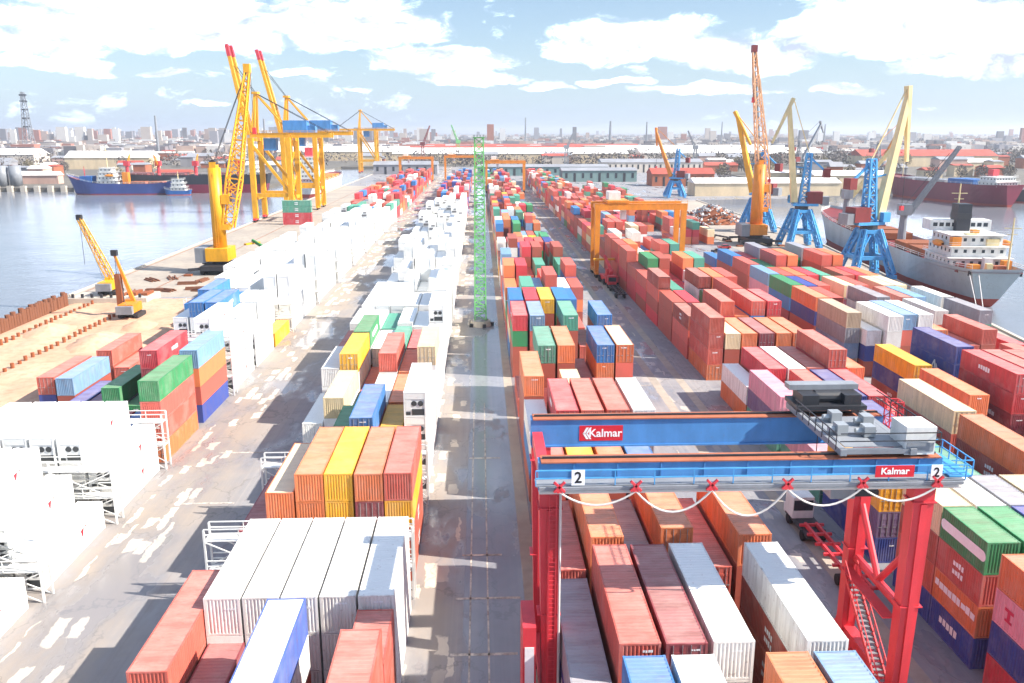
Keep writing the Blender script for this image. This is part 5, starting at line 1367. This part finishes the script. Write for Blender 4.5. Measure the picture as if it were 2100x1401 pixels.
t = thing('cargo_ship', 'white cargo ship moored behind the yellow quay cranes', 'ship', (-113.5, 560, WZ), 0)
hull(t, 120, 18, 10, 2.5, 'white_paint', 'boot_red', 1.5, 6, 4); zt = superstructure(t, 6, 24, 17, 9.6, 6); MB().box(-2.5, 2.5, 20, 25, zt, zt + 6).build('funnel', 'red_paint', t); mast(t, 22, zt, zt + 10); hatches(t, (32, 50, 68, 86), 13, 14, 9.4, 'orange_paint')

# ================================================================ SCRAP, SHEDS, FAR BANK
def scrap(x, y, rx, ry, h, label, seed, mats=('rust_steel', 'brown_red', 'grey_paint')):
    t = thing('scrap_heap', label, 'scrap heap', (x, y, 0), group='scrap heaps on the right apron'); rr = random.Random(seed)
    core = MB(); n, m_ = 14, 6
    for j in range(m_ + 1):
        for i in range(n):
            a = 2 * math.pi * i / n; q = 1 - j / m_; core.v.append((rx * q * math.cos(a) * rr.uniform(.85, 1.1), ry * q * math.sin(a) * rr.uniform(.85, 1.1), h * (1 - q ** 1.4) * rr.uniform(.85, 1.1)))
    for j in range(m_):
        for i in range(n): core.f.append((j * n + i, j * n + (i + 1) % n, (j + 1) * n + (i + 1) % n, (j + 1) * n + i))
    core.build('core', mats[0], t)
    for mt in mats:
        mb = MB()
        for k in range(90):
            a, q = rr.uniform(0, 6.3), rr.random() ** .5; px, py = rx * q * math.cos(a), ry * q * math.sin(a); pz = h * (1 - q ** 1.4)
            d = Vector((rr.uniform(-1, 1), rr.uniform(-1, 1), rr.uniform(-.4, .6))) * rr.uniform(.6, 1.8)
            mb.beam(Vector((px, py, pz)) - d, Vector((px, py, pz)) + d, rr.uniform(.15, .9), rr.uniform(.1, .5))
        o = mb.build('loose_scrap', mt, t); tag(o, kind='stuff')
scrap(84, 352, 12, 9, 5, 'brown scrap heap nearest the orange harbour crane', 1); scrap(104, 372, 13, 10, 6.5, 'tall mixed scrap heap behind the orange harbour crane', 2, ('rust_steel', 'grey_paint', 'white_paint'))
scrap(74, 392, 10, 9, 4, 'low red and brown scrap heap left of the others', 3, ('brown_red', 'rust_steel', 'red_paint')); scrap(112, 410, 11, 10, 5, 'pale grey scrap heap farthest along the right quay', 4, ('grey_paint', 'white_paint', 'rust_steel'))
paint('shed_cream', (228, 206, 170), .8, .2, scale=.1); paint('shed_brick', (176, 104, 74), .85, .3, scale=.1); paint('roof_white', (236, 232, 226), .7, .15, scale=.1); paint('roof_red', (178, 82, 66), .8, .3, scale=.1)
paint('roof_grey', (150, 152, 158), .75, .3, scale=.1); paint('wall_pale', (218, 206, 192), .85, .2, scale=.08); paint('wall_pink', (214, 176, 160), .85, .2, scale=.08); paint('wall_grey', (156, 154, 158), .85, .2, scale=.08); paint('wall_teal', (120, 148, 146), .85, .2, scale=.08)
def shed(x, y, lx, ly, h, wall, roof, label, rise=3.0, name='warehouse', cat='warehouse', bays=0, group='warehouses beyond the terminal'):
    t = thing(name, label, cat, (x, y, -.1), group=group)
    wl = MB().box(-lx / 2, lx / 2, -ly / 2, ly / 2, 0, h); wl.build('wall', wall, t)
    rf = MB(); e = .6
    rf.v = [(-lx / 2 - e, -ly / 2 - e, h), (lx / 2 + e, -ly / 2 - e, h), (lx / 2 + e, ly / 2 + e, h), (-lx / 2 - e, ly / 2 + e, h), (-lx / 2 - e, 0, h + rise), (lx / 2 + e, 0, h + rise)]
    rf.v = [(a, b, c + .02) for a, b, c in rf.v]
    rf.f = [(0, 1, 5, 4), (2, 3, 4, 5), (1, 2, 5), (3, 0, 4)]
    rf.build('roof', roof, t)
    for k in range(bays):
        w_ = lx / bays
        MB().box(-lx / 2 + (k + .36) * w_, -lx / 2 + (k + .64) * w_, -ly / 2 - .12, -ly / 2 - .01, .1 if k % 3 == 1 else h * .35, h * .78).build('door' if k % 3 == 1 else 'window', 'dark_steel' if k % 3 == 1 else 'glass', t)
shed(180, 540, 92, 20, 8, 'shed_cream', 'roof_white', 'long cream quayside shed behind the blue portal cranes', 3, bays=0)
shed(268, 615, 60, 24, 9, 'shed_cream', 'roof_white', 'cream shed on the far bank left of the maroon ship', 3, bays=9)
shed(150, 640, 46, 22, 9, 'shed_brick', 'roof_red', 'brick shed with red roof behind the cream quayside shed', 4, bays=8)
shed(96, 700, 60, 26, 9, 'wall_teal', 'roof_grey', 'grey green shed at the far end of the right blocks', 2, bays=9)
shed(58, 800, 120, 26, 8, 'wall_teal', 'roof_grey', 'long grey shed closing the far end of the middle lane', 2, bays=16)
shed(170, 860, 100, 30, 10, 'wall_pale', 'roof_grey', 'pale walled shed right of the far orange gantry', 3, bays=18)
shed(-70, 830, 60, 26, 9, 'wall_grey', 'roof_grey', 'grey shed behind the far red stacks on the left', 3, bays=8)
rr = random.Random(21)
for k, (x, y, lx, ly) in enumerate([(40, 1130, 300, 60), (330, 1150, 240, 60), (20, 1290, 260, 70), (330, 1330, 300, 60), (-190, 1240, 180, 60), (90, 1480, 360, 60), (-400, 960, 90, 30), (-620, 1100, 150, 40), (520, 1000, 160, 40), (-300, 1420, 300, 60)]):
    shed(x, y, lx, ly, 12, 'wall_pale' if k % 2 else 'shed_cream', 'roof_white' if k % 3 != 2 else 'roof_red', ['long white roofed warehouse straight beyond the middle lane', 'long white roofed warehouse right of the straight one', 'red roofed warehouse behind the first long white roof', 'white roofed warehouse behind the second long white roof', 'white roofed warehouse behind the left quay cranes', 'red roofed warehouse farthest behind the middle lane', 'pale warehouse behind the bulk carrier on the left bank', 'white roofed warehouse behind the navy coaster', 'red roofed warehouse behind the right portal cranes', 'white roofed warehouse far behind the yellow quay cranes'][k], 7, bays=0)
# smaller port buildings on both banks
LB = ['wall_pale', 'wall_pink', 'wall_grey', 'shed_brick', 'shed_cream']; RB = ['roof_red', 'roof_grey', 'roof_white', 'roof_grey']
def spot():
    while True:
        y = rr.uniform(660, 1500); x = rr.uniform(-.62, .66) * y
        if -175 < x < 240 and y < 1030: continue
        return x, y
SP = sorted((spot() for _ in range(150)), key=lambda q: q[0] / q[1])
WN = dict(wall_pale='pale', wall_pink='pink', wall_grey='grey', shed_brick='brick', shed_cream='cream'); RN = dict(roof_red='red', roof_grey='grey', roof_white='white')
for k, (x, y) in enumerate(SP):
    wc, rc = rr.choice(LB), rr.choice(RB)
    shed(x, y, rr.uniform(10, 34), rr.uniform(8, 20), rr.uniform(4, 12), wc, rc, f'low {WN[wc]} building with {RN[rc]} roof on far bank, {ORD[k + 1] if k < 75 else ORD[150 - k]} from the {"left" if k < 75 else "right"}', rr.uniform(1, 4), 'port_building', 'building', 0, group='low port buildings on the far banks')
for k, (x, y, r_, h_) in enumerate([(-352, 648, 4.2, 15), (-343, 650, 4.2, 15), (-372, 662, 5, 12)]):
    o = smooth(MB().tube((0, 0, 0), (0, 0, h_), r_, r_, n=18).build('silo', 'grey_paint', None, (x, y, -.1))); tag(o, ['grey silo on the left bank, left of its twin', 'grey silo on the left bank nearest the coaster', 'squat grey silo behind the twin silos'][k], 'silo')
for k in range(16):
    o = MB().box(-1.8, 1.8, -1.5, 1.5, -3, 1.2).build('mooring_block', 'concrete', None, (-395 + k * 9.5, 631, 0)); tag(o, f'pale mooring block, {ORD[k + 1]} from the left along the left bank', 'mooring block', 'mooring blocks along the left bank')
# tall masts, chimneys and the pylon
def pylon():
    t = thing('radio_mast', 'tall striped lattice mast on the left skyline', 'mast', (-772, 1520, 0))
    MB().lattice((0, 0, 0), (0, 0, 104), 16, 4, 1.0, .5, 14).build('lattice', 'grey_paint', t)
    for z in (46, 60, 74, 88, 98): MB().box(-5, 5, -3, 3, z, z + 2.6).build('platform', 'dark_steel', t)
pylon()
for k, (px, d, top, r_, lb) in enumerate([(350, 1300, 62, 2.2, 'slim grey chimney behind the bulk carrier'), (1005, 2300, 58, 9, 'broad dark red tower block on the skyline beyond the mast'), (1470, 2400, 66, 2.5, 'slim dark chimney on the right skyline'), (1318, 1900, 60, 2.4, 'thin chimney above the trees right of centre'), (1245, 2600, 70, 5, 'pale church-like tower on the centre skyline'), (1075, 2500, 78, 3, 'thin chimney just right of the dark red tower'), (1680, 2500, 60, 3, 'short chimney on the skyline right of the orange crane'), (560, 1900, 66, 3, 'thin mast behind the quay cranes')]):
    x = (px - 983) / 1735 * d * 1.0
    if r_ > 8: o = MB().box(-r_, r_, -r_, r_, 0, top).build('tower_block', 'shed_brick', None, (x, d, 0)); tag(o, lb, 'building')
    else: o = MB().tube((0, 0, 0), (0, 0, top), r_, r_ * .6, n=10).build('chimney', 'grey_paint', None, (x, d, 0)); tag(o, lb, 'chimney')
# distant city: a mass of small blocks, denser and paler on the left
city = MB(); rr = random.Random(5)
cols = [lin(c) for c in ((228, 222, 214), (206, 192, 180), (188, 176, 168), (160, 158, 164), (236, 234, 230), (186, 160, 146), (132, 128, 134), (170, 112, 96), (110, 106, 110))]
for k in range(9000):
    y = 1300 + 6200 * rr.random() ** 1.5; x = rr.uniform(-.68, .70) * y
    left = x < -.05 * y
    if not left and rr.random() < .55: continue
    tall = rr.random() < (.16 if left else .05)
    h_ = rr.uniform(22, 54) if tall and y > 2200 else rr.uniform(5, 20); w_ = rr.uniform(5, 13) if tall else rr.uniform(5, 18)
    city.box(x - w_, x + w_, y - w_ * .5, y + w_ * .5, -.1, h_, rr.choice(cols), bottom=False)
tag(city.build('distant_city', 'city'), 'pale blocks and roofs of the city reaching to the skyline', 'city', kind='stuff')
# bare spring trees
def crown_pts(mb, x, y, z, rx, rz, n, rr, size):
    for k in range(n):
        while True:
            u = Vector((rr.uniform(-1, 1), rr.uniform(-1, 1), rr.uniform(-1, 1)))
            if u.length < 1: break
        u = u.normalized() * u.length ** .5 * (1 + .25 * math.sin(7 * u.x + 3 * u.z)); c = Vector((x + u.x * rx, y + u.y * rx, z + u.z * rz))
        a = Vector((rr.uniform(-1, 1), rr.uniform(-1, 1), rr.uniform(-1, 1))).normalized() * size * rr.uniform(.5, 1.3); b = a.cross(Vector((rr.uniform(-1, 1), rr.uniform(-1, 1), rr.uniform(-1, 1)))).normalized() * size * rr.uniform(.4, 1)
        mb.quad(c - a - b * .5, c + a - b, c + a * .7 + b, c - a * .8 + b * .6)
wood = MB(); rr = random.Random(9)
for k in range(2600):
    y = 1000 + 4600 * rr.random() ** 1.6; x = rr.uniform(-.66, .70) * y
    if x < -.08 * y and rr.random() < .6: continue
    h_ = rr.uniform(9, 17); w_ = rr.uniform(9, 24)
    crown_pts(wood, x, y, h_ * .55, w_, h_ * .5, 60, rr, 1.3 if y < 2000 else 2.4)
tag(wood.build('woodland', 'twigs'), 'grey brown leafless woodland between the roofs of the far bank', 'woodland', kind='stuff')
TP = [(-362, 655)] + sorted(((lambda y_: ((rr.uniform(.25, .64) if q % 4 else rr.uniform(-.6, -.3)) * y_, y_))(rr.uniform(650, 1000)) for q in range(44)), key=lambda q: q[0] / q[1])
for k, (x, y) in enumerate(TP):
    t = thing('bare_tree', f'bare grey brown tree, {ORD[k]} from the left among far bank buildings' if k else 'big bare tree beside the grey silos on the left bank', 'tree', (x, y, -.1), group='bare trees on the far banks' if k else None)
    h_ = rr.uniform(9, 15) if k else 24
    tk = MB().tube((0, 0, 0), (0, 0, h_ * .6), .35, .15, n=7)
    for q in range(7):
        a = q * 2.4; tk.tube((0, 0, h_ * (.25 + .05 * q)), (math.cos(a) * h_ * .3, math.sin(a) * h_ * .3, h_ * (.5 + .05 * q)), .14, .05, n=5)
    tk.build('trunk', 'twigs', t)
    c = MB(); crown_pts(c, 0, 0, h_ * .62, h_ * .42, h_ * .42, 420, rr, .55); c.build('crown', 'twigs_olive' if k % 3 == 1 else 'twigs', t)
# far dockside cranes beyond the terminal
for k, (px, d, h_, m_, lb) in enumerate([(868, 1050, 46, 'brown_red', 'thin reddish dock crane beyond the far orange gantries'), (940, 1180, 48, 'green_paint', 'thin green dock crane just left of the lattice mast'), (1160, 1000, 40, 'grey_paint', 'grey dock crane beyond the middle of the right blocks'), (1425, 980, 40, 'grey_paint', 'thin grey dock crane behind the trees right of centre')]):
    t = thing('dock_crane', lb, 'crane', ((px - 983) / 1735 * d * .985, d, 0))
    MB().lattice((0, 0, 0), (0, 0, h_ * .55), 5, 2.5, .6, .35, 6).build('tower', m_, t); MB().lattice((0, 0, h_ * .5), (9 * (-1) ** k, 2, h_), 2, 1, .5, .3, 9).build('boom', m_, t); MB().box(-3, 3, -2, 2, h_ * .5, h_ * .5 + 4).build('machinery_house', m_, t)
# the light sea haze over the harbour
def haze(density):
    m = bpy.data.materials.new('haze'); m.use_nodes = True; nt = m.node_tree; nt.nodes.clear()
    o = nt.nodes.new('ShaderNodeOutputMaterial'); v = nt.nodes.new('ShaderNodeVolumePrincipled')
    v.inputs['Color'].default_value = (0.86, 0.91, 1.0, 1); v.inputs['Density'].default_value = density; v.inputs['Anisotropy'].default_value = 0.25
    nt.links.new(v.outputs[0], o.inputs['Volume'])
    MATS['haze'] = m
    tag(MB().box(-8900, 8900, -380, 25900, -9.0, 112.0).build('haze', 'haze'), 'thin pale haze over the whole harbour', 'haze', kind='stuff')
haze(0.00013)
